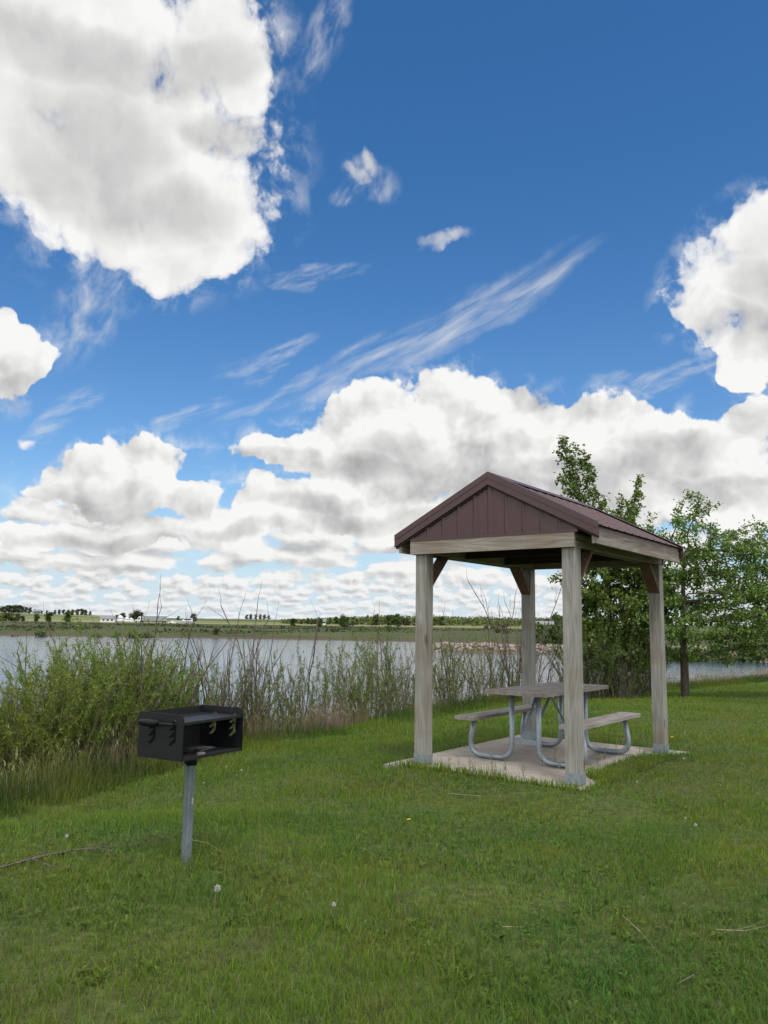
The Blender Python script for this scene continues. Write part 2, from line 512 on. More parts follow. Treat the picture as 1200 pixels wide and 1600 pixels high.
# ------------------------------------------------------------------ picnic shelter
SX, SY, SYAW = 1.966, 9.632, -0.6383
PA, PB, PW, PH = 1.776, 2.621, 0.142, 2.312           # post spacing, thickness and height
OF, OB, OE, ZR, ZE = 0.112, 0.06, 0.309, 3.138, 2.53  # roof overhangs, ridge and eave heights


def build_shelter():
    root = empty('picnic_shelter', (SX, SY, 0), SYAW)
    tag(root, 'open timber picnic shelter with brown metal gable roof on a concrete pad', 'shelter')
    hx, hy, w = PA / 2, PB / 2, PW / 2
    for sx in (-1, 1):
        for sy in (-1, 1):
            m = MB(); m.box((-w, -w, 0.014), (w, w, PH)); m.bevel(0.006, 2)
            p = m.build('post', MAT['timber_post'], root, (sx * hx, sy * hy, 0))
            b = MB(); t = 0.005; g = w + t
            b.box((-g, -g, 0.006), (g, -w - 0.0008, 0.115)); b.box((-g, w + 0.0008, 0.006), (g, g, 0.115))
            b.box((-g, -w - 0.0006, 0.006), (-w - 0.0008, w + 0.0006, 0.100)); b.box((w + 0.0008, -w - 0.0006, 0.006), (g, w + 0.0006, 0.100))
            for k in (-1, 1):
                b.tube([(k * 0.035, -g - 0.006, 0.06), (k * 0.035, -g + 0.001, 0.06)], 0.009, 8)
            br = b.build('post_bracket', MAT['galvanised'], p)
    # beams: front and back lie outside the posts' centre line, the side beams run between
    bz0, bz1 = PH + 0.002, PH + 0.142
    yf, yb = -hy - w - 0.004, hy + w + 0.004
    m = MB(); m.box((-hx - w - 0.05, yf - 0.040, bz0 - 0.006), (hx + w + 0.012, yf, bz1)).bevel(0.004)
    m.build('front_beam', MAT['timber_beam_x'], root)
    m = MB(); m.box((-hx - w - 0.05, yb, bz0), (hx + w + 0.012, yb + 0.04, bz1)).bevel(0.004)
    m.build('back_beam', MAT['timber_beam_x'], root)
    for s in (-1, 1):
        m = MB()
        for off in (-0.05, 0.05):
            m.box((s * hx + off - 0.02, yf + 0.003, bz0), (s * hx + off + 0.02, yb - 0.003, bz1 - 0.004))
        m.bevel(0.003); m.build('side_beam', MAT['timber_beam_y'], root)
    # corner braces, two to a post: boards set at 45 degrees
    L = 0.30
    for sx in (-1, 1):
        for sy in (-1, 1):
            d = Vector((0, -sy, 0)); n = Vector((1, 0, 0))
            base = Vector((sx * hx, sy * hy, 0)) + d * (w + 0.001)
            z1 = PH - 0.002; k = 0.056
            pts = [base + Vector((0, 0, z1 - L - k)), base + Vector((0, 0, z1 - L)), base + d * (L - 0.002) + Vector((0, 0, z1)), base + d * (L + k) + Vector((0, 0, z1))]
            m = MB(); m.quad_prism([p - n * 0.069 for p in pts], n * 0.138).bevel(0.003)
            m.build('corner_brace', MAT['timber_brace'], root)
    # roof planes: ribbed sheet on rafters
    ex = hx + OE; y0, y1 = -hy - OF, hy + OB
    slope = Vector((ex, 0, ZE - ZR)).normalized()
    def rib_profile(n, a, c):
        """heights across the sheet along y: major ribs every 229 mm, two minor ones between"""
        ys, zs = [], []
        pitch = 0.229; y = a
        prof = [(0, .0), (.010, .008), (.026, .008), (.036, 0), (.114, 0), (.119, .002), (.129, .002), (.134, 0)]
        k = 0
        while True:
            for q, h in prof:
                yy = a + k * pitch + q
                if yy > c: return ys + [c], zs + [0.0]
                ys.append(yy); zs.append(h)
            k += 1
    ys, zs = rib_profile(0, y0 + 0.01, y1)
    for s in (-1, 1):
        nrm = Vector((-s * (ZE - ZR), 0, ex)).normalized()
        top = Vector((s * 0.01, 0, ZR - 0.006)); low = Vector((s * (ex + 0.035), 0, ZE - 0.018))
        m = MB(); rows = []
        for lift in (0.0, -0.0015):
            rows.append([[m.b.verts.new(Vector((p.x, y, p.z)) + nrm * (h + lift)) for y, h in zip(ys, zs)] for p in (top, low)])
        for r in rows:
            for i in range(len(ys) - 1): m.b.faces.new((r[0][i], r[0][i + 1], r[1][i + 1], r[1][i]))
        for e in (0, 1):
            for i in range(len(ys) - 1): m.b.faces.new((rows[0][e][i], rows[0][e][i + 1], rows[1][e][i + 1], rows[1][e][i]))
        for k in range(12):
            for f in (0.12, 0.5, 0.9):
                y = y0 + 0.08 + k * 0.229
                if y > y1 - 0.02: continue
                p = top * (1 - f) + low * f + nrm * 0.001; p.y = y
                m.tube([p, p + nrm * 0.0045], 0.006, 6)
        m.build('roof_sheet', MAT['brown_steel'], root)
    # ridge cap: a folded sheet over both slopes
    sl = (ZE - ZR) / ex
    m = MB(); c = 0.15; t = 0.024
    prof = [(-c, ZR + sl * c + t), (0, ZR + t + 0.006), (c, ZR + sl * c + t), (c, ZR + sl * c + t - 0.003), (0, ZR + t + 0.003), (-c, ZR + sl * c + t - 0.003)]
    m.quad_prism([(x, y0 - 0.006, z) for x, z in prof], (0, y1 - y0 + 0.012, 0)); m.build('ridge_cap', MAT['brown_steel'], root)
    # rake trims: front pair and back pair; folded fascia with a step line and a top flange
    for y, d in ((y0, -1), (y1, 1)):
        for s in (-1, 1):
            m = MB()
            a = Vector((s * 0.0, 0, ZR + 0.012)); e = Vector((s * (ex + 0.03), 0, ZE + 0.012 - 0.03 * (ZR - ZE) / ex))
            def band(z0, z1, ya, yb):
                pts = [a + Vector((0, ya, z0)), e + Vector((0, ya, z0)), e + Vector((-s * 0.0, ya, z1)), a + Vector((0, ya, z1))]
                m.quad_prism(pts, (0, yb - ya, 0))
            band(0.016, 0.0135, y + d * 0.016, y - d * 0.13)          # top flange lying over the sheet
            band(0.013, -0.050, y + d * 0.012, y + d * 0.016)         # upper face
            band(-0.0505, -0.122, y + d * 0.006, y + d * 0.0115)       # lower face, stepped back
            band(-0.1225, -0.126, y - d * 0.03, y + d * 0.012)        # hem
            m.build('rake_trim', MAT['brown_steel'], root)
            q = MB(); pts = [a + Vector((s * 0.0, y - d * 0.004, -0.02)), e + Vector((-s * 0.012, y - d * 0.004, -0.02)), e + Vector((-s * 0.012, y - d * 0.004, -0.145)), a + Vector((0, y - d * 0.004, -0.15))]
            q.quad_prism(pts, (0, -d * 0.036, 0)); q.build('barge_rafter', MAT['timber_dark'], root)
    # gable panels with ribs, sill flashing and inner trim
    for y, d in ((-hy - w - 0.02, -1), (hy + w + 0.02, 1)):
        zb = bz1 + 0.004; half = hx + 0.10
        zt = lambda x: ZR - 0.06 + sl * abs(x)
        m = MB(); xs = np.arange(-half + 0.0, half + 1e-6, half / 44); depth = []
        front = []
        for x in xs:
            ph = (x + 100 * 0.2) % 0.2
            dd = 0.017 if ph < 0.024 else (0.004 if 0.085 < ph < 0.095 or 0.13 < ph < 0.14 else 0.0)
            front.append((x, y + d * dd, max(zb + 0.001, zt(x))))
        bot = [m.b.verts.new((x, yy, zb)) for x, yy, z in front]; tp = [m.b.verts.new((x, yy, z)) for x, yy, z in front]
        bb = [m.b.verts.new((x, y - d * 0.01, zb)) for x, yy, z in front]; bt = [m.b.verts.new((x, y - d * 0.01, z)) for x, yy, z in front]
        for i in range(len(xs) - 1):
            m.b.faces.new((bot[i], bot[i + 1], tp[i + 1], tp[i])); m.b.faces.new((bb[i], bb[i + 1], bt[i + 1], bt[i]))
            m.b.faces.new((tp[i], tp[i + 1], bt[i + 1], bt[i])); m.b.faces.new((bot[i], bot[i + 1], bb[i + 1], bb[i]))
        for k in range(-4, 5):
            xk = k * 0.2 + 0.012
            for zk in (zb + 0.035, zt(xk) - 0.05):
                if zk < zb + 0.03 or zt(xk) < zb + 0.08: continue
                m.tube([(xk, y + d * 0.0165, zk), (xk, y + d * 0.0215, zk)], 0.0065, 6)
        gp = m.build('gable_panel', MAT['brown_steel'], root)
        f = MB(); f.box((-half - 0.02, min(y, y + d * 0.028), zb - 0.003), (half + 0.02, max(y, y + d * 0.028), zb + 0.022)); f.build('sill_flashing', MAT['brown_steel'], gp)
        f = MB()
        for s in (-1, 1):
            pa = Vector((0.0, y + d * 0.024, zt(0) + 0.012)); pe = Vector((s * half * 1.0, y + d * 0.024, zt(half) + 0.012))
            f.bar(pa, pe, 0.014, 0.03, (0, 0, 1))
        f.build('inner_trim', MAT['brown_steel'], gp)
    # side fascia boards under the eaves, drip edge, rafters, ridge beam and battens
    for s in (-1, 1):
        x = s * (ex - 0.012)
        m = MB(); m.box((min(x, x - s * 0.038), y0 + 0.02, ZE - 0.195), (max(x, x - s * 0.038), y1 - 0.01, ZE - 0.018)).bevel(0.004)
        m.build('eave_board', MAT['timber_beam_y'], root)
        m = MB(); m.box((min(x + s * 0.001, x + s * 0.004), y0 + 0.03, ZE - 0.056), (max(x + s * 0.001, x + s * 0.004), y1 - 0.012, ZE - 0.006)); m.build('drip_edge', MAT['brown_steel'], root)
        for y in np.linspace(y0 + 0.33, y1 - 0.3, 4):
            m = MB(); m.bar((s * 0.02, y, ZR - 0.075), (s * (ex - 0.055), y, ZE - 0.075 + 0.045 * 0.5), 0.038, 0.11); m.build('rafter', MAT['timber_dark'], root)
        m = MB()
        for f in np.linspace(0.06, 0.96, 6):
            px, pz = s * ex * f, ZR + sl * ex * f - 0.044
            m.bar((px, y0 + 0.02, pz), (px, y1 - 0.02, pz), 0.09, 0.018, (-s * sl * -1, 0, 1))
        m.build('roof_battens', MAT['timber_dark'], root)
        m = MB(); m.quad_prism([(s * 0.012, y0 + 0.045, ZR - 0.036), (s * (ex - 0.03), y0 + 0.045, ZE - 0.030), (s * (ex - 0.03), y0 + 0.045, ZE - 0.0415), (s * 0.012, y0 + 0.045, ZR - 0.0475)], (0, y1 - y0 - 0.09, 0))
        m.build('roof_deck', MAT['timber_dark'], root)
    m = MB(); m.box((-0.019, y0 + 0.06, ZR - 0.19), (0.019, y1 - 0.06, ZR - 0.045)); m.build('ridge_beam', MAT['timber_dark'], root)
    for y in (-0.5, 0.5):
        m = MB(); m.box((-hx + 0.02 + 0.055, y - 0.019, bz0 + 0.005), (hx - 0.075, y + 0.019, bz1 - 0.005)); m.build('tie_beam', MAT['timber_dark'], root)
    return root


build_shelter()

# concrete pad
m_, nt, b = new_mat('concrete'); co = objco(nt)
n1 = noise(nt, co, 1.3, 6.0, 0.6); n2 = noise(nt, co, 60.0, 4.0, 0.65); n3 = noise(nt, co, 5.0, 4.0, 0.6)
c = mixc(nt, n1.map(0.3, 0.7), (0.32, 0.29, 0.25), (0.235, 0.212, 0.186))
c = mixc(nt, n2.map(0.35, 0.75) * 0.4, c, (0.37, 0.325, 0.28)); c = mixc(nt, n3.map(0.52, 0.72) * 0.6, c, (0.16, 0.14, 0.12))
x, y, z = sep(nt, co)
crk = (noise(nt, co, 2.4, 4.0, 0.6) * 0.16 + (x * 0.09 + y) - 0.05).abs()
c = mixc(nt, crk.map(0.002, 0.006, 0.7, 0.0), c, (0.07, 0.06, 0.05))
setc(nt, b, 'Base Color', c); setc(nt, b, 'Roughness', 0.92); setc(nt, b, 'Specular IOR Level', 0.25); bump(nt, b, n2, 0.25, 0.003)
mb = MB(); mb.box((-1.21, -1.62, -0.13), (1.15, 1.62, 0.0)).bevel(0.012, 2)
pad = mb.build('concrete_pad', m_, None); pad.location = (SX, SY, 0); pad.rotation_euler.z = SYAW
tag(pad, 'pale concrete pad under the picnic shelter', 'pad', kind='structure')


def loc2w(lx, ly, z=0.0):
    c, s = math.cos(SYAW), math.sin(SYAW)
    return (SX + lx * c - ly * s, SY + lx * s + ly * c, z)


# ------------------------------------------------------------------ picnic table on the pad
def build_table():
    root = empty('picnic_table', loc2w(-0.03, 0.12), SYAW)
    tag(root, 'weathered plank picnic table with bent galvanised tube legs under the shelter roof', 'picnic table')
    Lh, zt = 0.915, 0.80
    m = MB(); wp = 0.245
    for i in range(3):
        x = (i - 1) * (wp + 0.006)
        q = MB(); q.box((x - wp / 2, -Lh + (0.004 if i == 1 else 0), zt - 0.042), (x + wp / 2, Lh, zt)).bevel(0.006, 2)
        tmp = q.mesh('t'); m.b.from_mesh(tmp); bpy.data.meshes.remove(tmp)
    m.build('tabletop', MAT['plank_y'], root)
    for s in (-1, 1):
        q = MB(); q.box((s * 0.645 - 0.125, -Lh, 0.445), (s * 0.645 + 0.125, Lh, 0.485)).bevel(0.007, 2)
        q.build('bench_seat', MAT['plank_y'], root)
    r = 0.030
    for y in (-0.66, 0.66):
        fr = MB()
        for s in (-1, 1):
            path = fillet([(s * 0.165, y, 0.742), (s * 0.165, y, 0.034), (s * 0.735, y, 0.034), (s * 0.655, y, 0.43)], 0.17, 9)
            fr.tube(path, r, 16)
        fr.box((-0.345, y - 0.02, 0.742), (0.345, y + 0.02, 0.757))
        f = fr.build('leg_frame', MAT['galvanised'], root)
        b = MB()
        b.box((-0.140, y - 0.006, 0.205), (0.140, y + 0.006, 0.265)); b.build('cross_plate', MAT['galvanised'], f)
        for s in (-1, 1):
            b = MB(); b.box((s * 0.645 - 0.115, y - 0.022, 0.432), (s * 0.645 + 0.115, y + 0.022, 0.444)); b.build('seat_bracket', MAT['galvanised'], f)
            b = MB(); b.tube([(s * 0.42, y - 0.004, 0.034), (s * 0.42, y + 0.012, 0.034)], 0.034, 14); b.box((s * 0.42 - 0.008, y - 0.036, 0.003), (s * 0.42 + 0.008, y - 0.030, 0.055)); b.build('foot_clip', MAT['galvanised'], f)
        d = 1 if y < 0 else -1
        for s in (-1, 1):
            b = MB(); b.bar((s * 0.05, y + d * 0.008, 0.235), (s * 0.09, y + d * 0.52, 0.752), 0.032, 0.008, (0, -d, 1)); b.build('diagonal_brace', MAT['galvanised'], root)
    for y in (-0.14, 0.14):
        q = MB(); q.box((-0.34, y - 0.02, 0.742), (0.34, y + 0.02, 0.7575)); q.build('cross_strap', MAT['galvanised'], root)
    return root


build_table()
# ------------------------------------------------------------------ park grill on its post
GX, GY, GYAW = -1.125, 4.90, 1.042
GZ, GW, GD, GH = 0.734, 0.506, 0.349, 0.254


def build_grill():
    root = empty('park_grill', (GX, GY, 0.0), GYAW)
    tag(root, 'black steel park grill box on a galvanised post standing in the lawn', 'grill')
    T = 0.006

    def serrated(cx, y0, flip):
        """an upright slot with three hooked notches running down and forward"""
        P = []
        w = 0.0165
        # right (smooth) side going down, then the toothed side going up
        P += [(cx + w, y0 + 0.010), (cx + w * .6, y0 + 0.018), (cx - w * .2, y0 + 0.018), (cx - w, y0 + 0.006)]
        tooth = []
        for k in range(3):
            b = y0 - 0.012 - k * 0.040
            tooth += [(cx - w * 0.9, b), (cx - w * 1.0, b - 0.007), (cx - w * 2.15, b - 0.021), (cx - w * 2.2, b - 0.029), (cx - w * 1.7, b - 0.034)]
            if k < 2: tooth += [(cx - w * 0.5, b - 0.022), (cx - w * 0.1, b - 0.026), (cx - w * 0.2, b - 0.034)]
        P += tooth
        P += [(cx + w * 0.55, y0 - 0.104), (cx + w, y0 - 0.094)]
        return P if not flip else P
    def rounded(w, h, r):
        """panel outline: x is depth (front at +), y is height; the upper front corner is rounded"""
        o = [(-w / 2, 0), (w / 2, 0), (w / 2, h - r)]
        for k in range(1, 9):
            a = k / 8 * math.pi / 2; o.append((w / 2 - r + r * math.cos(a), h - r + r * math.sin(a)))
        o += [(-w / 2 + 0.006, h), (-w / 2, h - 0.006)]
        return o
    for s in (-1, 1):
        holes = [serrated(0.105, GH - 0.052, False), serrated(-0.055, GH - 0.052, False)]
        me = plate_with_holes('end_panel', rounded(GD, GH, 0.030), holes, T)
        # plate x -> depth (front is local -y), plate y -> up, thickness -> x
        M = Matrix(((0, 0, 1, s * GW / 2), (-1, 0, 0, 0), (0, 1, 0, GZ), (0, 0, 0, 1)))
        me.transform(M)
        link('end_panel', me, MAT['black_paint'], root)
    m = MB(); m.box((-GW / 2 + T / 2, GD / 2 - T, GZ + 0.0), (GW / 2 - T / 2, GD / 2, GZ + GH - 0.004)); m.build('back_panel', MAT['soot'], root)
    m = MB(); m.box((-GW / 2 + T / 2, -GD / 2 + 0.004, GZ + 0.002), (GW / 2 - T / 2, GD / 2 - T - 0.001, GZ + 0.008))
    m.box((-GW / 2 + T / 2, -GD / 2 + 0.002, GZ + 0.0), (GW / 2 - T / 2, -GD / 2 + 0.008, GZ + 0.018))
    fl = m.build('firebox_floor', MAT['soot'], root)
    # grate: a solid plate in front, bars behind, held in the highest notches
    zg = GZ + GH - 0.050
    m = MB(); m.box((-GW / 2 + 0.012, -GD / 2 + 0.012, zg), (GW / 2 - 0.012, 0.02, zg + 0.007))
    m.box((-GW / 2 + 0.012, -GD / 2 + 0.008, zg - 0.008), (GW / 2 - 0.012, -GD / 2 + 0.012, zg + 0.007))
    for k in range(17):
        x = -GW / 2 + 0.026 + k * (GW - 0.052) / 16
        m.box((x - 0.007, 0.0205, zg + 0.0005), (x + 0.007, 0.135, zg + 0.0065))
    m.box((-GW / 2 + 0.012, 0.1355, zg), (GW / 2 - 0.012, 0.15, zg + 0.007))
    for y in (-0.105 + 0.0, 0.055): m.tube([(-GW / 2 - 0.012, y, zg - 0.006), (GW / 2 + 0.014, y, zg - 0.006)], 0.0062, 8)
    gr = m.build('cooking_grate', MAT['black_paint'], root)
    # spring handle: the rod leaves the front slot and turns back along the end panel
    x = -GW / 2
    m = MB()
    rod = fillet([(x + 0.02, -0.105, zg - 0.006), (x - 0.028, -0.105, zg - 0.004), (x - 0.042, 0.09, zg - 0.004), (x - 0.042, 0.12, zg - 0.004)], 0.014, 5)
    m.tube(rod, 0.006, 8)
    m.build('handle_rod', MAT['black_paint'], gr)
    m = MB(); coil = []; n = 9; L0, L1 = -0.015, 0.128
    for k in range(n * 12 + 1):
        f = k / (n * 12); a = f * n * 2 * math.pi
        rr = 0.0165 * (0.55 + 0.45 * math.sin(math.pi * min(1, max(0, f)) ) ** 0.6)
        coil.append((x - 0.042 + rr * math.cos(a), L0 + (L1 - L0) * f, zg - 0.004 + rr * math.sin(a)))
    m.tube(coil, 0.0058, 7); m.build('coil_handle', MAT['black_paint'], gr)
    # sleeve, bolt and post
    m = MB(); m.tube([(0, 0, GZ - 0.066), (0, 0, GZ - 0.002)], 0.0375, 24); m.box((-0.06, -0.06, GZ - 0.0018), (0.06, 0.06, GZ + 0.0015)); sl = m.build('post_sleeve', MAT['black_paint'], root)
    m = MB(); m.tube([(-0.058, 0.02, GZ - 0.060), (-0.034, 0.0, GZ - 0.060)], 0.006, 6); m.tube([(-0.062, 0.0235, GZ - 0.060), (-0.056, 0.0185, GZ - 0.060)], 0.0105, 6); m.build('set_bolt', MAT['galvanised'], sl)
    m = MB(); n = 48; prof = []
    for k in range(n):      # a rolled pipe with four narrow grooves down its length
        a = 2 * math.pi * (k + 0.5) / n; rr = 0.0268 if k % 12 in (2, 9) else 0.0302
        prof.append((rr * math.cos(a), rr * math.sin(a), -0.25))
    m.quad_prism(prof, (0, 0, GZ - 0.06 + 0.25)); po = m.build('post', MAT['galvanised_pipe'], root)
    # a small torn sticker: a bracket-shaped scrap on the pipe's right face
    a0 = -0.55 - GYAW + 0.06; m = MB(); rr = 0.0311
    def patch(aa, ab, za, zb):
        v = []
        for k in range(4):
            a = aa + (ab - aa) * k / 3
            v.append((m.b.verts.new((rr * math.cos(a), rr * math.sin(a), za)), m.b.verts.new((rr * math.cos(a), rr * math.sin(a), zb))))
        for p, q in zip(v, v[1:]): m.b.faces.new((p[0], q[0], q[1], p[1]))
    zc = 0.465
    patch(a0 - 0.28, a0 - 0.12, zc - 0.014, zc + 0.014); patch(a0 - 0.12, a0 + 0.28, zc + 0.010, zc + 0.014); patch(a0 - 0.12, a0 + 0.28, zc - 0.014, zc - 0.010)
    m.build('sticker_scrap', MAT['white_sticker'], po)
    # ash, charred lumps and dead twigs in the firebox
    m = MB(); rg = random.Random(3)
    for k in range(26):
        cx, cy = rg.uniform(-0.2, 0.06), rg.uniform(-0.10, 0.14); s = rg.uniform(0.010, 0.026)
        tmp = bmesh.new(); bmesh.ops.create_icosphere(tmp, subdivisions=1, radius=s)
        for v in tmp.verts: v.co *= rg.uniform(0.7, 1.2); v.co.z *= 0.7
        bmesh.ops.translate(tmp, verts=tmp.verts, vec=(cx, cy, GZ + 0.008 + s * 0.45)); t = bpy.data.meshes.new('t'); tmp.to_mesh(t); tmp.free(); m.b.from_mesh(t); bpy.data.meshes.remove(t)
    ch = m.build('charcoal', MAT['soot'], None); ch.matrix_world = Matrix.LocRotScale((GX, GY, 0), Matrix.Rotation(GYAW, 3, 'Z'), None)
    tag(ch, 'burnt charcoal bits lying in the black grill box', 'charcoal', kind='stuff')
    m = MB(); m.quad_prism([(-0.075, -0.125, GZ + 0.0085), (-0.03, -0.137, GZ + 0.0085), (-0.018, -0.11, GZ + 0.0085), (-0.062, -0.098, GZ + 0.0085)], (0.003, 0, 0.012)).bevel(0.003)
    st = m.build('charred_wood_chip', MAT['pale_ash'], None); st.matrix_world = ch.matrix_world
    tag(st, 'pale ash covered wood chip at the front of the grill box', 'wood chip')
    for k in range(5):
        a = rg.uniform(-0.4, 0.4); cx, cy = rg.uniform(0.0, 0.13), rg.uniform(-0.09, 0.03); l = rg.uniform(0.05, 0.09)
        m = MB(); m.tube([(cx - l * math.cos(a), cy - l * math.sin(a), GZ + 0.0115 + 0.002 * k), (cx, cy, GZ + 0.016 + 0.002 * k), (cx + l * math.cos(a), cy + l * math.sin(a), GZ + 0.0115 + 0.002 * k)], 0.0025, 6)
        tw = m.build('dry_twig', MAT['pale_ash'], None); tw.matrix_world = ch.matrix_world
        tag(tw, 'thin pale dry twig lying on the floor of the grill box', 'twig', 'dry twigs in the grill box')


build_grill()
# ------------------------------------------------------------------ ground, lake, far land
WATER = -0.85
SHORE = np.array([(-30, -6), (-12, 1.0), (-6.5, 5.6), (-3.95, 8.6), (-3.55, 10.0), (-3.2, 11.3), (-2.2, 13.6), (-0.9, 14.6), (0.65, 17.2), (2.8, 20.9), (5.7, 23.6), (8.2, 26.2),
                  (11.6, 29.3), (15.8, 33.5), (24, 41), (40, 50), (80, 60)], float)


def shore_sd(x, y):
    """signed distance to the edge of the lawn: positive on the lawn side (towards the camera)"""
    P = np.stack([x, y], -1); best = np.full(x.shape, 1e9); sg = np.ones(x.shape)
    for a, b in zip(SHORE[:-1], SHORE[1:]):
        d = b - a; L2 = d @ d
        t = np.clip(((P - a) @ d) / L2, 0, 1)
        q = a + t[..., None] * d; r = P - q; dist = np.hypot(r[..., 0], r[..., 1])
        side = d[0] * r[..., 1] - d[1] * r[..., 0]          # left of the line (away from the camera) is positive
        near = dist < best
        sg = np.where(near, np.where(side > 0, -1.0, 1.0), sg); best = np.where(near, dist, best)
    return best * sg


def sstep(a, b, x):
    t = np.clip((x - a) / (b - a), 0, 1); return t * t * (3 - 2 * t)


def vnoise(x, y, seed=0):
    """smooth value noise"""
    xi, yi = np.floor(x).astype(np.int64), np.floor(y).astype(np.int64); fx, fy = x - xi, y - yi
    def h(i, j):
        n = (i * 374761393 + j * 668265263 + seed * 1442695041) & 0x7fffffff
        n = ((n ^ (n >> 13)) * 1274126177) & 0x7fffffff
        return ((n ^ (n >> 16)) & 0xffff) / 65535.0
    u, v = fx * fx * (3 - 2 * fx), fy * fy * (3 - 2 * fy)
    return (h(xi, yi) * (1 - u) + h(xi + 1, yi) * u) * (1 - v) + (h(xi, yi + 1) * (1 - u) + h(xi + 1, yi + 1) * u) * v


def fbm(x, y, o=4, seed=0):
    r, a, t = 0, 1.0, 0
    for k in range(o):
        r = r + a * vnoise(x * 2 ** k, y * 2 ** k, seed + k); t += a; a *= 0.5
    return r / t


def far_line(x):
    return np.interp(x, [-400, -120, -60, -30, 0, 14, 30, 60, 200, 600], [110, 122, 126, 130, 128, 122, 112, 100, 90, 90])


def height(x, y):
    x = np.asarray(x, float); y = np.asarray(y, float)
    sd = shore_sd(x, y)
    r = np.hypot(x, y)
    # lawn
    base = 0.10 + 0.075 * sstep(1.2, -0.6, x) * sstep(1.5, 4.0, y) - (0.13 + 0.075 * sstep(1.2, -0.6, x)) * sstep(4.6, 8.0, y) - 0.24 * sstep(14, 26, y)
    z = base - (0.33 * (1 - sstep(-0.3, 4.0, sd))) * (1 - 0.5 * sstep(13, 22, y)) - 0.04
    z += 0.05 * (fbm(x * 0.55, y * 0.55, 3, 5) - 0.5) + 0.02 * (fbm(x * 2.3, y * 2.3, 2, 9) - 0.5)
    c, s = math.cos(SYAW), math.sin(SYAW)
    lx = (x - SX) * c + (y - SY) * s; ly = -(x - SX) * s + (y - SY) * c
    pd = np.maximum(np.abs(lx) - 1.2, np.abs(ly) - 1.62)
    padz = -0.055 + 0.062 * np.maximum(sstep(-0.9, -1.55, ly) * sstep(-1.25, -0.75, lx), sstep(0.6, 1.1, lx) * sstep(1.75, 1.2, ly))
    z = np.where(pd < 0.9, padz + (z - padz) * sstep(0.05, 0.9, pd), z)
    z = np.where(pd < -0.08, -0.16, z)
    # bank and lake floor
    z = z - 1.6 * sstep(0.1, -2.6, sd) - 1.0 * sstep(-2.5, -9.0, sd)
    # far land
    d = y - far_line(x) - 4 * (fbm(x * 0.05, y * 0.0 + 3, 3, 2) - 0.5)
    # land on the right, with a gravel spit running out to the left
    d2 = np.minimum((x - 16 - 0.25 * (y - 60)) * 0.6, (y - 67 + 0.22 * (x - 20)) * 0.9) + 3.0 * (fbm(x * 0.12, y * 0.12, 3, 7) - 0.5)
    land = np.maximum(d, np.where(y > 40, d2, -50))
    f = np.interp(land, [-12, -1.5, 0, 1.2, 4, 14, 40, 330, 2000], [-2.6, -1.35, -0.9, -0.45, -0.2, 0.12, 0.30, 1.05, 1.05])
    f = f + (0.22 * (fbm(x * 0.08, y * 0.08, 4, 3) - 0.5)) * sstep(2, 20, land)
    az = np.arctan2(x, y)
    hill = np.interp(az, [-0.6, -0.45, -0.36, -0.27, -0.15, 0.0, 0.1, 0.2, 0.5], [12.5, 12.5, 11.0, 8.5, 8.5, 9.5, 10.5, 8.5, 8.0])
    f = f + hill * sstep(480, 1500, r) + 1.4 * (fbm(x * 0.004, y * 0.004, 3, 4) - 0.5) * sstep(500, 900, r)
    t = (x - 5.0) / 26.0
    spit = np.interp(np.abs(y - (80.5 - 6.5 * np.clip(t, 0, 1)) - 1.6 * (fbm(x * 0.2, y * 0.0, 2, 8) - .5)), [0, 2.0, 3.6, 6], [0.62, 0.52, 0.0, -1.2]) - 1.8 * sstep(0.06, -0.12, t) + 0.10 * (fbm(x * 1.1, y * 1.1, 3, 6) - 0.5) + WATER
    far = np.maximum(f, np.where((x > -2) & (x < 40), spit, -9))
    out = np.where(sd > 0, z, np.maximum(z, np.where(sd < -6, far, -9)))
    return out


def hz(x, y): return float(height(np.array([x]), np.array([y]))[0])


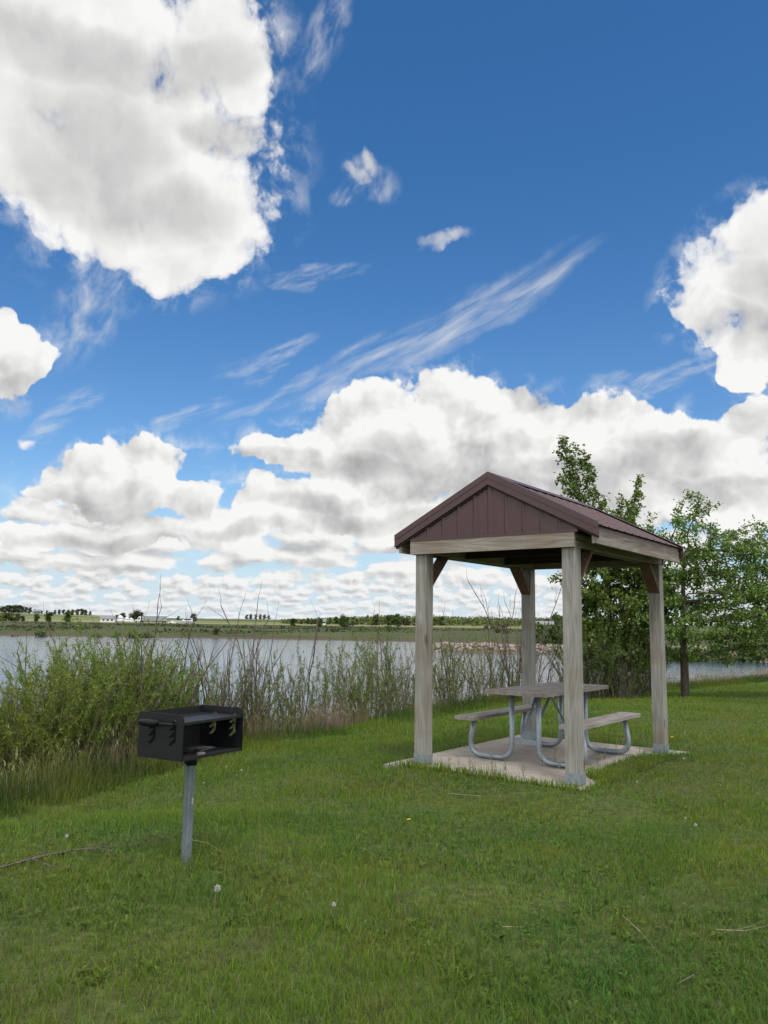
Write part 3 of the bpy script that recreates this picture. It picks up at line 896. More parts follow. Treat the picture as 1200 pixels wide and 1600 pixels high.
def build_ground():
    # polar sheet: fine near the camera, reaching 9 km
    rr = np.concatenate([np.linspace(0.0, 2.0, 6)[:-1], np.geomspace(2.0, 60, 150)[:-1], np.geomspace(60, 200, 130)[:-1], np.geomspace(200, 1700, 90)[:-1], np.geomspace(1700, 9000, 14)])
    th = np.concatenate([np.linspace(-0.62, 0.62, 261), np.linspace(0.62, 2 * math.pi - 0.62, 92)[1:-1]])
    Rg, Tg = np.meshgrid(rr[1:], th, indexing='ij')
    X, Y = Rg * np.sin(Tg), Rg * np.cos(Tg); Z = height(X, Y)
    n, k = X.shape
    V = np.concatenate([[[0, 0, hz(0, 0)]], np.stack([X, Y, Z], -1).reshape(-1, 3)])
    i, j = np.meshgrid(np.arange(n - 1), np.arange(k), indexing='ij')
    j2 = (j + 1) % k
    q = np.stack([1 + i * k + j, 1 + (i + 1) * k + j, 1 + (i + 1) * k + j2, 1 + i * k + j2], -1).reshape(-1, 4)
    jj = np.arange(k); tri = np.stack([np.zeros(k, int), 1 + jj, 1 + (jj + 1) % k], -1)
    me = np_mesh('ground', V, [q[:, ::-1], tri[:, ::-1]], smooth=True)
    m, nt, b = new_mat('ground_soil')
    P = worldpos(nt); x, y, z = sep(nt, P); r = vmath(nt, 'LENGTH', P)
    n1 = noise(nt, P, 0.9, 5.0, 0.6); n2 = noise(nt, P, 14.0, 4.0, 0.65); n3 = noise(nt, P, 0.05, 6.0, 0.6); n4 = noise(nt, P, 0.35, 5.0, 0.65)
    n5 = noise(nt, P, 110.0, 3.0, 0.7)
    lawn = mixc(nt, (n2 * 0.5 + n5 * 0.5).map(0.38, 0.62), (0.026, 0.034, 0.012), (0.090, 0.120, 0.034))
    lawn = mixc(nt, n1.map(0.45, 0.75) * 0.5, lawn, (0.080, 0.068, 0.040))
    past = mixc(nt, n3.map(0.3, 0.7), (0.042, 0.055, 0.020), (0.072, 0.082, 0.031))
    past = mixc(nt, n4.map(0.5, 0.72) * 0.6, past, (0.036, 0.050, 0.018))
    past = mixc(nt, n4.map(0.5, 0.3) * 0.5, past, (0.085, 0.078, 0.045))
    # crop strips on the far rise
    sx = vmath(nt, 'MULTIPLY', P, (0.0016, 0.0075, 0.0))
    cell = sep(nt, voronoi(nt, vmath(nt, 'ADD', sx, (3.1, 0.4, 0.0)), 1.0, out='Color'))[0]
    crop = ramp(nt, cell, [(0.0, (0.040, 0.070, 0.022)), (0.3, (0.10, 0.135, 0.038)), (0.5, (0.14, 0.17, 0.055)), (0.68, (0.23, 0.20, 0.12)), (0.85, (0.055, 0.085, 0.028))])
    crop.s.node.color_ramp.interpolation = 'CONSTANT'
    crop = mixc(nt, n3.map(0.35, 0.75) * 0.35, crop, (0.06, 0.08, 0.03))
    edge = r + (n3 - 0.5) * 120.0
    land = mixc(nt, edge.map(430, 520), past, crop)
    sand = mixc(nt, n4, (0.085, 0.066, 0.046), (0.165, 0.13, 0.098))
    sand = mixc(nt, r.map(85, 115) * 0.6, sand, (0.055, 0.045, 0.030))
    land = mixc(nt, (z + (n4 - 0.5) * 0.4 + r.map(75, 110) * 0.38).map(-0.30, -0.05), sand, land)
    col = mixc(nt, r.map(45, 56), lawn, land)
    mud = mixc(nt, n1, (0.035, 0.028, 0.018), (0.06, 0.048, 0.03))
    col = mixc(nt, (z + (n1 - 0.5) * 0.25).map(-0.62, -0.42) ._m('ADD', r.map(45, 56)).clamp(), mud, col)
    setc(nt, b, 'Base Color', col); setc(nt, b, 'Roughness', 0.95); setc(nt, b, 'Specular IOR Level', 0.15)
    bump(nt, b, n2, 0.5, 0.02)
    g = link('ground', me, m); tag(g, 'lawn, lake bed and the far fields', 'ground', kind='structure')


build_ground()


def build_lake():
    rr = np.concatenate([np.geomspace(3, 240, 120)]); th = np.linspace(-0.75, 0.95, 90)
    Rg, Tg = np.meshgrid(rr, th, indexing='ij')
    V = np.stack([Rg * np.sin(Tg), Rg * np.cos(Tg), np.full(Rg.shape, WATER)], -1).reshape(-1, 3); n, k = Rg.shape
    i, j = np.meshgrid(np.arange(n - 1), np.arange(k - 1), indexing='ij')
    q = np.stack([i * k + j, i * k + j + 1, (i + 1) * k + j + 1, (i + 1) * k + j], -1).reshape(-1, 4)
    cx = V[q].mean(1); keep = (shore_sd(cx[:, 0], cx[:, 1]) < 0.6) & (cx[:, 1] < 175)
    me = np_mesh('lake_water', V, q[keep], smooth=True)
    m, nt, b = new_mat('lake_water'); P = worldpos(nt)
    setc(nt, b, 'Base Color', (0.045, 0.085, 0.125)); setc(nt, b, 'Roughness', 0.06); setc(nt, b, 'IOR', 1.333)
    setc(nt, b, 'Specular IOR Level', 0.5)
    w1 = noise(nt, vmath(nt, 'MULTIPLY', P, (0.9, 2.2, 1.0)), 1.0, 4.0, 0.55, dist=0.4)
    w2 = noise(nt, vmath(nt, 'MULTIPLY', P, (3.5, 7.0, 1.0)), 1.0, 3.0, 0.6)
    w3 = noise(nt, vmath(nt, 'MULTIPLY', P, (0.12, 0.3, 1.0)), 1.0, 3.0, 0.5)
    n = nt.nodes.new('ShaderNodeBump'); n.inputs['Strength'].default_value = 1.0; n.inputs['Distance'].default_value = 0.045
    h = w1 * 0.8 + w2 * 0.34 + w3 * 0.5
    nt.links.new(h.s, n.inputs['Height']); nt.links.new(n.outputs[0], b.inputs['Normal'])
    o = link('lake_water', me, m); tag(o, 'rippled grey blue lake', 'lake', kind='structure')


build_lake()

sun = bpy.data.lights.new('sun', 'SUN'); sun.energy = SUN_E; sun.angle = R(11); sun.color = (1.0, 0.96, 0.90)
so = bpy.data.objects.new('sun', sun); COL.objects.link(so)
sd_ = Vector((math.sin(SUN_AZ) * math.cos(SUN_EL), math.cos(SUN_AZ) * math.cos(SUN_EL), math.sin(SUN_EL)))
so.rotation_euler = sd_.to_track_quat('Z', 'Y').to_euler(); so.location = (0, 0, 30)
# ------------------------------------------------------------------ foliage materials
def leaf_mat(name, trans=0.3, rough=0.55, var=0.35, spec=0.3, big=0.0):
    m, nt, b = new_mat(name)
    c = attr(nt, 'tint'); r = objrand(nt)
    hs = nt.nodes.new('ShaderNodeHueSaturation'); nt.links.new(c.s, hs.inputs['Color'])
    nt.links.new((r.lin(0, 1, 1 - var * 0.5, 1 + var * 0.5)).s, hs.inputs['Value'])
    nt.links.new((r.lin(0, 1, 0.49, 0.512)).s, hs.inputs['Hue'])
    col = S(nt, hs.outputs[0])
    if big:
        P = worldpos(nt); n = noise(nt, P, big, 5.0, 0.65); n2 = noise(nt, vmath(nt, 'ADD', P, (31.0, 7.0, 0.0)), big * 0.55, 4.0, 0.6); n3 = noise(nt, vmath(nt, 'ADD', P, (5.0, 17.0, 0.0)), big * 3.0, 3.0, 0.6)
        col = mixc(nt, n.map(0.38, 0.62) * 0.85, col, mixc(nt, 0.58, col, (0.19, 0.215, 0.036)))
        col = mixc(nt, n2.map(0.48, 0.64) * 0.75, col, mixc(nt, 0.6, col, (0.045, 0.14, 0.026)))
        col = mixc(nt, n3.map(0.60, 0.74) * 0.55, col, (0.17, 0.145, 0.08))
    setc(nt, b, 'Base Color', col); setc(nt, b, 'Roughness', rough); setc(nt, b, 'Specular IOR Level', spec)
    t = nt.nodes.new('ShaderNodeBsdfTranslucent'); nt.links.new(col.s, t.inputs[0])
    mx = nt.nodes.new('ShaderNodeMixShader'); mx.inputs[0].default_value = trans
    nt.links.new(b.outputs[0], mx.inputs[1]); nt.links.new(t.outputs[0], mx.inputs[2])
    nt.links.new(mx.outputs[0], nt.nodes['Material Output'].inputs[0])
    MAT[name] = m
    return m


leaf_mat('lawn_blade', 0.40, 0.65, 0.0, 0.05, big=0.8)
leaf_mat('leaf', 0.40, 0.5, 0.30, 0.35)
leaf_mat('far_leaf', 0.2, 0.7, 0.5, 0.1)


def bark(name, a, bcol, sc=30.0):
    m, nt, b = new_mat(name); P = objco(nt)
    n = noise(nt, vmath(nt, 'MULTIPLY', P, (sc, sc, sc * 0.22)), 1.0, 4.0, 0.65)
    setc(nt, b, 'Base Color', mixc(nt, n.map(0.3, 0.7), a, bcol)); setc(nt, b, 'Roughness', 0.92); setc(nt, b, 'Specular IOR Level', 0.15)
    bump(nt, b, n, 0.7, 0.02); MAT[name] = m


bark('bark', (0.045, 0.036, 0.028), (0.13, 0.105, 0.08))
bark('twig_bark', (0.10, 0.078, 0.058), (0.25, 0.20, 0.15), 60)
bark('grey_twig', (0.065, 0.052, 0.044), (0.19, 0.155, 0.13), 60)
bark('dry_stalk', (0.17, 0.145, 0.09), (0.32, 0.28, 0.18), 60)


# ------------------------------------------------------------------ blades
def blades(x, y, z, h, w, lean, col, tipcol=None, rng=RNG, curl=0.5):
    """each blade: 2 base points, 2 middle points, 1 tip"""
    n = len(x); a = rng.uniform(0, 2 * np.pi, n); d = np.stack([np.cos(a), np.sin(a)], 1)
    f = rng.uniform(0, 2 * np.pi, n); s = np.stack([np.cos(f), np.sin(f)], 1) * (w / 2)[:, None]
    b = np.stack([x, y, z], 1)
    mid = b.copy(); mid[:, :2] += d * (lean * h * (1 - curl) * 0.55)[:, None]; mid[:, 2] += h * 0.55 * np.sqrt(np.clip(1 - (lean * 0.5) ** 2, 0.1, 1))
    tip = b.copy(); tip[:, :2] += d * (lean * h)[:, None]; tip[:, 2] += h * np.sqrt(np.clip(1 - lean ** 2, 0.04, 1))
    s3 = np.concatenate([s, np.zeros((n, 1))], 1)
    V = np.stack([b - s3, b + s3, mid + s3 * 0.8, mid - s3 * 0.8, tip], 1).reshape(-1, 3)
    o = np.arange(n) * 5
    Q = np.stack([o, o + 1, o + 2, o + 3], 1); T = np.stack([o + 3, o + 2, o + 4], 1)
    tc = col if tipcol is None else tipcol
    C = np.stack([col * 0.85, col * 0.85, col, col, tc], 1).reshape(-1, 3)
    return V, Q, T, C


def blade_obj(name, parts, mat, label, kind='stuff', cat=None):
    off = 0; Vs, Qs, Ts, Cs = [], [], [], []
    for V, Q, T, C in parts:
        Vs.append(V); Qs.append(Q + off); Ts.append(T + off); Cs.append(C); off += len(V)
    me = np_mesh(name, np.concatenate(Vs), [np.concatenate(Qs), np.concatenate(Ts)], colors=np.concatenate(Cs))
    o = link(name, me, MAT[mat]); tag(o, label, cat, kind=kind)
    return o


def palette(n, cols, rng=RNG, jit=0.25):
    c = np.array(cols)[rng.integers(0, len(cols), n)]
    return np.clip(c * (1 + rng.uniform(-jit, jit, (n, 1))) * (1 + rng.uniform(-0.06, 0.06, (n, 3))), 0.003, 1)


def pad_dist(x, y):
    c, s = math.cos(SYAW), math.sin(SYAW)
    lx = (x - SX) * c + (y - SY) * s; ly = -(x - SX) * s + (y - SY) * c
    # the lawn has crept over the near edges in an uneven line
    creep = 0.17 * fbm(x * 2.2 + 9, y * 2.2, 3, 12) + 0.03
    bulge = 0.34 * sstep(-1.35, -0.7, ly) * sstep(1.45, 0.7, ly) * (0.55 + 0.6 * fbm(x * 1.7, y * 1.7, 2, 19))
    near = np.maximum(lx - (1.15 - creep * 0.8 * sstep(1.5, 0.3, ly) - bulge), -ly - (1.62 - creep * 1.0 * sstep(-1.15, -0.9, lx)))
    return np.maximum(near, np.maximum(-lx - 1.2, ly - 1.615))


def top_z(x, y):
    """height of what the grass stands on: the pad's rim where it has crept over it"""
    c, s = math.cos(SYAW), math.sin(SYAW)
    lx = (x - SX) * c + (y - SY) * s; ly = -(x - SX) * s + (y - SY) * c
    inside = (lx > -1.23) & (lx < 1.17) & (np.abs(ly) < 1.64)
    return np.where(inside, 0.0, height(x, y))


def build_lawn():
    rng = np.random.default_rng(4)
    parts = []
    GREENS = [(0.115, 0.222, 0.020), (0.138, 0.245, 0.023), (0.092, 0.190, 0.020), (0.165, 0.252, 0.028), (0.112, 0.218, 0.028), (0.215, 0.255, 0.05)]
    def field(n, r0, r1, power, amax=0.64):
        """sample radii with density falling as r**-power"""
        u = rng.uniform(0, 1, n); k = 2 - power
        r = (r0 ** k + u * (r1 ** k - r0 ** k)) ** (1 / k)
        a = rng.uniform(-amax, amax, n)
        return r * np.sin(a), r * np.cos(a), r
    n = 430000
    x, y, r = field(n, 2.15, 34, 1.62)
    sd = shore_sd(x, y); pdn = pad_dist(x, y)
    patch = fbm(x * 0.75, y * 0.75, 3, 21); patch2 = fbm(x * 2.6, y * 2.6, 2, 33)
    bare = np.maximum(sstep(0.60, 0.74, fbm(x * 1.3 + 5, y * 1.3, 3, 40)), 1.1 * sstep(0.62, 0.72, fbm(x * 3.1, y * 3.1 + 4, 3, 42)) * sstep(1.3, 0.4, np.hypot((x - 0.75) / 0.9, (y - 5.6) / 2.6))) * sstep(10, 6, y)
    bare = np.maximum(bare, 0.9 * sstep(0.7, 0.1, np.hypot((x - 2.0) / 0.8, (y - 7.2) / 0.6)) * sstep(0.35, 0.6, fbm(x * 2.4, y * 2.4, 3, 88)))
    keep = (sd > -0.25) & (pdn > 0) & (rng.uniform(0, 1, n) > bare * 0.50)
    keep &= ~((np.hypot(x - GX, y - GY) < 0.035))
    x, y, r, sd, patch, patch2, pdn = [q[keep] for q in (x, y, r, sd, patch, patch2, pdn)]
    n = len(x); z = top_z(x, y) - 0.004
    h = (0.016 + 0.062 * patch ** 1.4 + 0.05 * (patch2 - 0.4).clip(0, 1)) * rng.uniform(0.5, 1.4, n)
    tram = sstep(0.9, 0.25, np.hypot((x - 0.75) / 0.9, (y - 5.6) / 2.6)) * fbm(x * 1.6, y * 1.6, 2, 77); h *= 1 - 0.45 * tram
    h *= 1 + 0.9 * sstep(0.9, 0.1, sd) + 1.1 * sstep(0.22, 0.02, pdn) * (0.3 + 1.1 * patch2)
    g = np.hypot(x - GX, y - GY); h *= 1 + 1.3 * sstep(0.42, 0.08, g) * rng.uniform(0.3, 1, n)
    w = 0.0030 * np.maximum(1, r / 3.6) ** 0.85 * rng.uniform(0.6, 1.5, n)
    h = h * np.maximum(1, r / 9) ** 0.15
    lean = np.clip(rng.beta(2.0, 2.4, n) * 0.95 + 0.35 * tram, 0, 0.97)
    col = palette(n, GREENS, rng)
    dry = rng.uniform(0, 1, n) < 0.05 + 0.10 * sstep(0.5, 0.7, fbm(x * 1.9 + 2, y * 1.9, 3, 61))
    col[dry] = palette(dry.sum(), [(0.26, 0.215, 0.115), (0.19, 0.165, 0.08), (0.15, 0.14, 0.06)], rng)
    lean[dry] = rng.uniform(0.6, 0.97, dry.sum())
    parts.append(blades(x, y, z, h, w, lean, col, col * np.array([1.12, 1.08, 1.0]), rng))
    # coarse broad blades
    n = 42000; x, y, r = field(n, 2.2, 16, 1.5)
    c2 = fbm(x * 1.1 + 4, y * 1.1, 3, 51) + 0.14 * sstep(1.6, 0.5, np.hypot((x - 0.9) / 1.1, (y - 5.0) / 2.4)); keep = (c2 > 0.53) & (shore_sd(x, y) > 0) & (pad_dist(x, y) > 0.02)
    x, y, r = x[keep], y[keep], r[keep]; n = len(x)
    col = palette(n, [(0.070, 0.150, 0.040), (0.090, 0.175, 0.045), (0.060, 0.130, 0.042), (0.11, 0.19, 0.04)], rng)
    parts.append(blades(x, y, height(x, y), rng.uniform(0.05, 0.125, n), rng.uniform(0.0035, 0.007, n) * np.maximum(1, r / 6) ** 0.5, rng.uniform(0.35, 0.95, n), col, None, rng))
    # seed stems, thin and upright
    n = 5000; x, y, r = field(n, 2.3, 22, 1.4); keep = (shore_sd(x, y) > 0.1) & (pad_dist(x, y) > 0.0); x, y, r = x[keep], y[keep], r[keep]; n = len(x)
    col = palette(n, [(0.16, 0.16, 0.07), (0.22, 0.19, 0.10), (0.10, 0.13, 0.04)], rng)
    parts.append(blades(x, y, height(x, y), rng.uniform(0.10, 0.20, n), 0.0022 * np.maximum(1, r / 5), rng.uniform(0.1, 0.6, n), col, None, rng))
    # weeds leaning over the near edge of the pad
    n = 620; t = rng.uniform(-1.25, 1.2, n); e = rng.uniform(0, 1, n) < 0.5
    lx = np.where(e, t, 1.13 + rng.normal(0, 0.07, n)); ly = np.where(e, -1.60 + rng.normal(0, 0.06, n), rng.uniform(-1.6, 1.2, n))
    c, s = math.cos(SYAW), math.sin(SYAW); x = SX + lx * c - ly * s; y = SY + lx * s + ly * c
    keep = (pad_dist(x, y) > -0.02) & (fbm(x * 2, y * 2, 2, 3) > 0.45); x, y = x[keep], y[keep]; n = len(x)
    parts.append(blades(x, y, top_z(x, y), rng.uniform(0.04, 0.24, n), rng.uniform(0.003, 0.006, n), rng.uniform(0.05, 0.6, n), palette(n, [(0.07, 0.10, 0.03), (0.16, 0.15, 0.06), (0.05, 0.085, 0.02), (0.11, 0.08, 0.05)], rng), None, rng))
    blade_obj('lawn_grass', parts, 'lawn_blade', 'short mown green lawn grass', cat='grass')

    # the strip of turf that has crept over the pad
    n = 16000; lx = rng.uniform(-1.24, 1.17, n); ly = rng.uniform(-1.66, 1.6, n); c, s = math.cos(SYAW), math.sin(SYAW); x = SX + lx * c - ly * s; y = SY + lx * s + ly * c
    p = pad_dist(x, y); keep = (p > 0.0) & (p < 0.5) & ((lx > -0.95) | (ly > -1.2)) & (ly < 1.4); x, y = x[keep], y[keep]; n = len(x)
    tall = fbm(x * 2.3, y * 2.3, 3, 91)
    parts2 = [blades(x, y, top_z(x, y), rng.uniform(0.5, 1.3, n) * (0.03 + 0.11 * tall), rng.uniform(0.005, 0.008, n), rng.uniform(0.2, 0.9, n), palette(n, GREENS, rng), None, rng)]
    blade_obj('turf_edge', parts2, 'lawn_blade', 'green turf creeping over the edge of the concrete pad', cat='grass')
    gx, gy = np.meshgrid(np.linspace(-1.21, 1.15, 90), np.linspace(-1.62, 1.62, 120), indexing='ij'); X = SX + gx * c - gy * s; Y = SY + gx * s + gy * c; pdg = pad_dist(X, Y)
    Z = 0.004 + 0.012 * sstep(0.0, 0.08, pdg); V = np.stack([X, Y, Z], -1).reshape(-1, 3); i, j = np.meshgrid(np.arange(89), np.arange(119), indexing='ij')
    q = np.stack([i * 120 + j, (i + 1) * 120 + j, (i + 1) * 120 + j + 1, i * 120 + j + 1], -1).reshape(-1, 4); ok = (pdg.reshape(-1)[q] > 0.03).all(1)
    o = link('soil', np_mesh('soil', V, q[ok], smooth=True), bpy.data.materials['ground_soil']); tag(o, 'dark soil under the turf on the edge of the pad', 'soil', kind='stuff')

    # rosettes of broad weed leaves
    pts, C, F = [], [], []
    x, y, r = field(5200, 2.3, 11, 1.4)
    keep = (fbm(x * 1.1 + 4, y * 1.1, 3, 51) + 0.14 * sstep(1.6, 0.5, np.hypot((x - 0.9) / 1.1, (y - 5.0) / 2.4)) > 0.55) & (shore_sd(x, y) > 0.3) & (pad_dist(x, y) > 0.05); x, y = x[keep], y[keep]; zz = height(x, y)
    for px, py, pz in zip(x, y, zz):
        cc = palette(1, [(0.085, 0.165, 0.035), (0.11, 0.195, 0.04), (0.07, 0.14, 0.036)], rng)[0]
        for k in range(rng.integers(4, 8)):
            a = rng.uniform(0, 6.283); L = rng.uniform(0.012, 0.042); w = L * rng.uniform(0.16, 0.26); up = rng.uniform(0.25, 0.9)
            d = np.array([math.cos(a), math.sin(a), 0]); s = np.array([-d[1], d[0], 0]); b0 = np.array([px, py, pz + 0.012])
            o = len(pts); p1 = b0 + d * L * 0.55 + [0, 0, L * up * 0.7]; p2 = b0 + d * L + [0, 0, L * up * 0.75]
            pts += [b0, p1 + s * w, p2, p1 - s * w]; C += [cc * 0.8, cc, cc * 1.1, cc]; F.append((o, o + 1, o + 2, o + 3))
    me = np_mesh('weed_leaves', pts, np.array(F), colors=np.array(C)); o = link('weed_leaves', me, MAT['lawn_blade']); tag(o, 'low broad leaved weeds growing in the lawn', 'weeds', kind='stuff')


build_lawn()


def build_fringe():
    """unmown grass along the water: green on the left, straw coloured elsewhere"""
    rng = np.random.default_rng(8)
    d = np.diff(SHORE, axis=0); L = np.hypot(d[:, 0], d[:, 1]); cum = np.concatenate([[0], np.cumsum(L)])
    def along(n, s0, s1, off0, off1):
        s = rng.uniform(s0, s1, n); i = np.clip(np.searchsorted(cum, s) - 1, 0, len(d) - 1); t = (s - cum[i]) / L[i]
        p = SHORE[i] + d[i] * t[:, None]; nrm = np.stack([d[i][:, 1], -d[i][:, 0]], 1) / L[i][:, None]
        o = rng.uniform(off0, off1, n); p = p + nrm * o[:, None]
        return p[:, 0], p[:, 1], o, s
    # shore index positions: 3 is (-3.95, 8.6)
    a, b, c, e = cum[2], cum[5], cum[8], cum[14]
    n = 26000; x, y, o, s = along(n, cum[1], b + 1.2, -0.9, 0.85)
    keep = fbm(x * 0.9, y * 0.9, 2, 4) > 0.36; x, y, o = x[keep], y[keep], o[keep]; n = len(x)
    h = rng.uniform(0.16, 0.52, n) * (0.45 + 0.55 * sstep(0.85, -0.1, o))
    g = blades(x, y, height(x, y) - 0.01, h, rng.uniform(0.005, 0.009, n), rng.uniform(0.05, 0.55, n), palette(n, [(0.045, 0.075, 0.020), (0.06, 0.095, 0.024), (0.035, 0.062, 0.018), (0.13, 0.13, 0.05)], rng), None, rng)
    n = 30000; x, y, o, s = along(n, b, e, -0.7, 0.75); keep = fbm(x * 0.6, y * 0.6, 2, 6) > 0.30; x, y, o = x[keep], y[keep], o[keep]; n = len(x); r = np.hypot(x, y)
    h = rng.uniform(0.12, 0.36, n) * (0.4 + 0.6 * sstep(0.75, -0.1, o)); g2 = blades(x, y, height(x, y) - 0.01, h, 0.006 * np.maximum(1, r / 13), rng.uniform(0.1, 0.6, n), palette(n, [(0.048, 0.085, 0.02), (0.06, 0.10, 0.024), (0.09, 0.11, 0.035)], rng), None, rng)
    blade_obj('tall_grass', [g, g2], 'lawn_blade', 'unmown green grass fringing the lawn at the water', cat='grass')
    P = []
    for s0, s1, dens, hh, cols in ((cum[2] - 2, b + 0.3, 3600, (0.25, 0.62), [(0.34, 0.30, 0.19), (0.27, 0.235, 0.15), (0.38, 0.34, 0.22)]),
                                   (cum[6] - 0.8, cum[7] + 0.4, 2600, (0.25, 0.62), [(0.30, 0.22, 0.16), (0.36, 0.28, 0.20), (0.24, 0.175, 0.13)]),
                                   (cum[7], cum[10], 3800, (0.2, 0.6), [(0.26, 0.20, 0.13), (0.20, 0.15, 0.10), (0.33, 0.26, 0.18)]),
                                   (cum[10], cum[11], 3500, (0.3, 0.8), [(0.23, 0.165, 0.115), (0.28, 0.215, 0.15)]),
                                   (cum[11] - 0.5, cum[14] + 2, 8000, (0.18, 0.55), [(0.33, 0.235, 0.19), (0.27, 0.19, 0.15), (0.38, 0.29, 0.23)])):
        x, y, o, s = along(dens, s0, s1, -1.3, 0.15); keep = fbm(x * 0.8 + 3, y * 0.8, 3, 16) > 0.42; x, y = x[keep], y[keep]; n = len(x); r = np.hypot(x, y)
        P.append(blades(x, y, height(x, y) - 0.01, rng.uniform(*hh, n), 0.005 * np.maximum(1, r / 13), rng.beta(1.5, 3, n) * 0.8, palette(n, cols, rng), None, rng))
        m = n // 3   # fluffy seed heads
        i = rng.integers(0, n, m); q = rng.uniform(*hh, m)
        P.append(blades(x[i] + rng.normal(0, 0.04, m), y[i] + rng.normal(0, 0.04, m), height(x[i], y[i]) + q * 0.9, rng.uniform(0.05, 0.11, m), 0.012 * np.maximum(1, r[i] / 13), rng.uniform(0.2, 0.9, m), palette(m, [tuple(np.array(cc) * 1.25) for cc in cols], rng), None, rng))
    blade_obj('dry_grass', P, 'lawn_blade', 'straw coloured dead grass standing along the water', cat='grass')
    return along, cum


ALONG, CUM = build_fringe()


# ------------------------------------------------------------------ skeleton tubes and leaves
def tubes(segs, n=5):
    """segs: array (m,8) of p0(3) r0 p1(3) r1 -> separate tapered tubes"""
    segs = np.asarray(segs); p, r0, q, r1 = segs[:, 0:3], segs[:, 3], segs[:, 4:7], segs[:, 7]
    t = q - p; t /= np.linalg.norm(t, axis=1, keepdims=True) + 1e-9
    ref = np.where(np.abs(t[:, 2:3]) < 0.9, np.array([[0, 0, 1.0]]), np.array([[1.0, 0, 0]]))
    s = np.cross(t, ref); s /= np.linalg.norm(s, axis=1, keepdims=True) + 1e-9; u = np.cross(t, s)
    a = np.arange(n) / n * 2 * np.pi
    ring = s[:, None] * np.cos(a)[None, :, None] + u[:, None] * np.sin(a)[None, :, None]
    V = np.concatenate([p[:, None] + ring * r0[:, None, None], q[:, None] + ring * r1[:, None, None]], 1).reshape(-1, 3)
    o = (np.arange(len(segs)) * 2 * n)[:, None]; k = np.arange(n)[None, :]; k2 = (k + 1) % n
    F = np.stack([o + k, o + k2, o + n + k2, o + n + k], -1).reshape(-1, 4)
    return V, F


def leaves(P, D, L, W, col, rng, droop=0.2):
    """kite shaped leaves, folded a little along the middle: 4 verts, 2 triangles"""
    n = len(P); up = np.array([0, 0, 1.0]); D = D / (np.linalg.norm(D, axis=1, keepdims=True) + 1e-9)
    s = np.cross(D, up + rng.normal(0, 0.55, (n, 3))); s /= np.linalg.norm(s, axis=1, keepdims=True) + 1e-9
    nn = np.cross(s, D)
    tip = P + D * L[:, None] - up * (droop * L)[:, None]; mid = P + D * (L * 0.45)[:, None]
    a = mid + s * (W / 2)[:, None] + nn * (W * 0.12)[:, None]; b = mid - s * (W / 2)[:, None] + nn * (W * 0.12)[:, None]
    V = np.stack([P, a, tip, b], 1).reshape(-1, 3); o = np.arange(n) * 4
    F = np.concatenate([np.stack([o, o + 1, o + 2], 1), np.stack([o, o + 2, o + 3], 1)])
    return V, F, np.repeat(col, 4, 0)


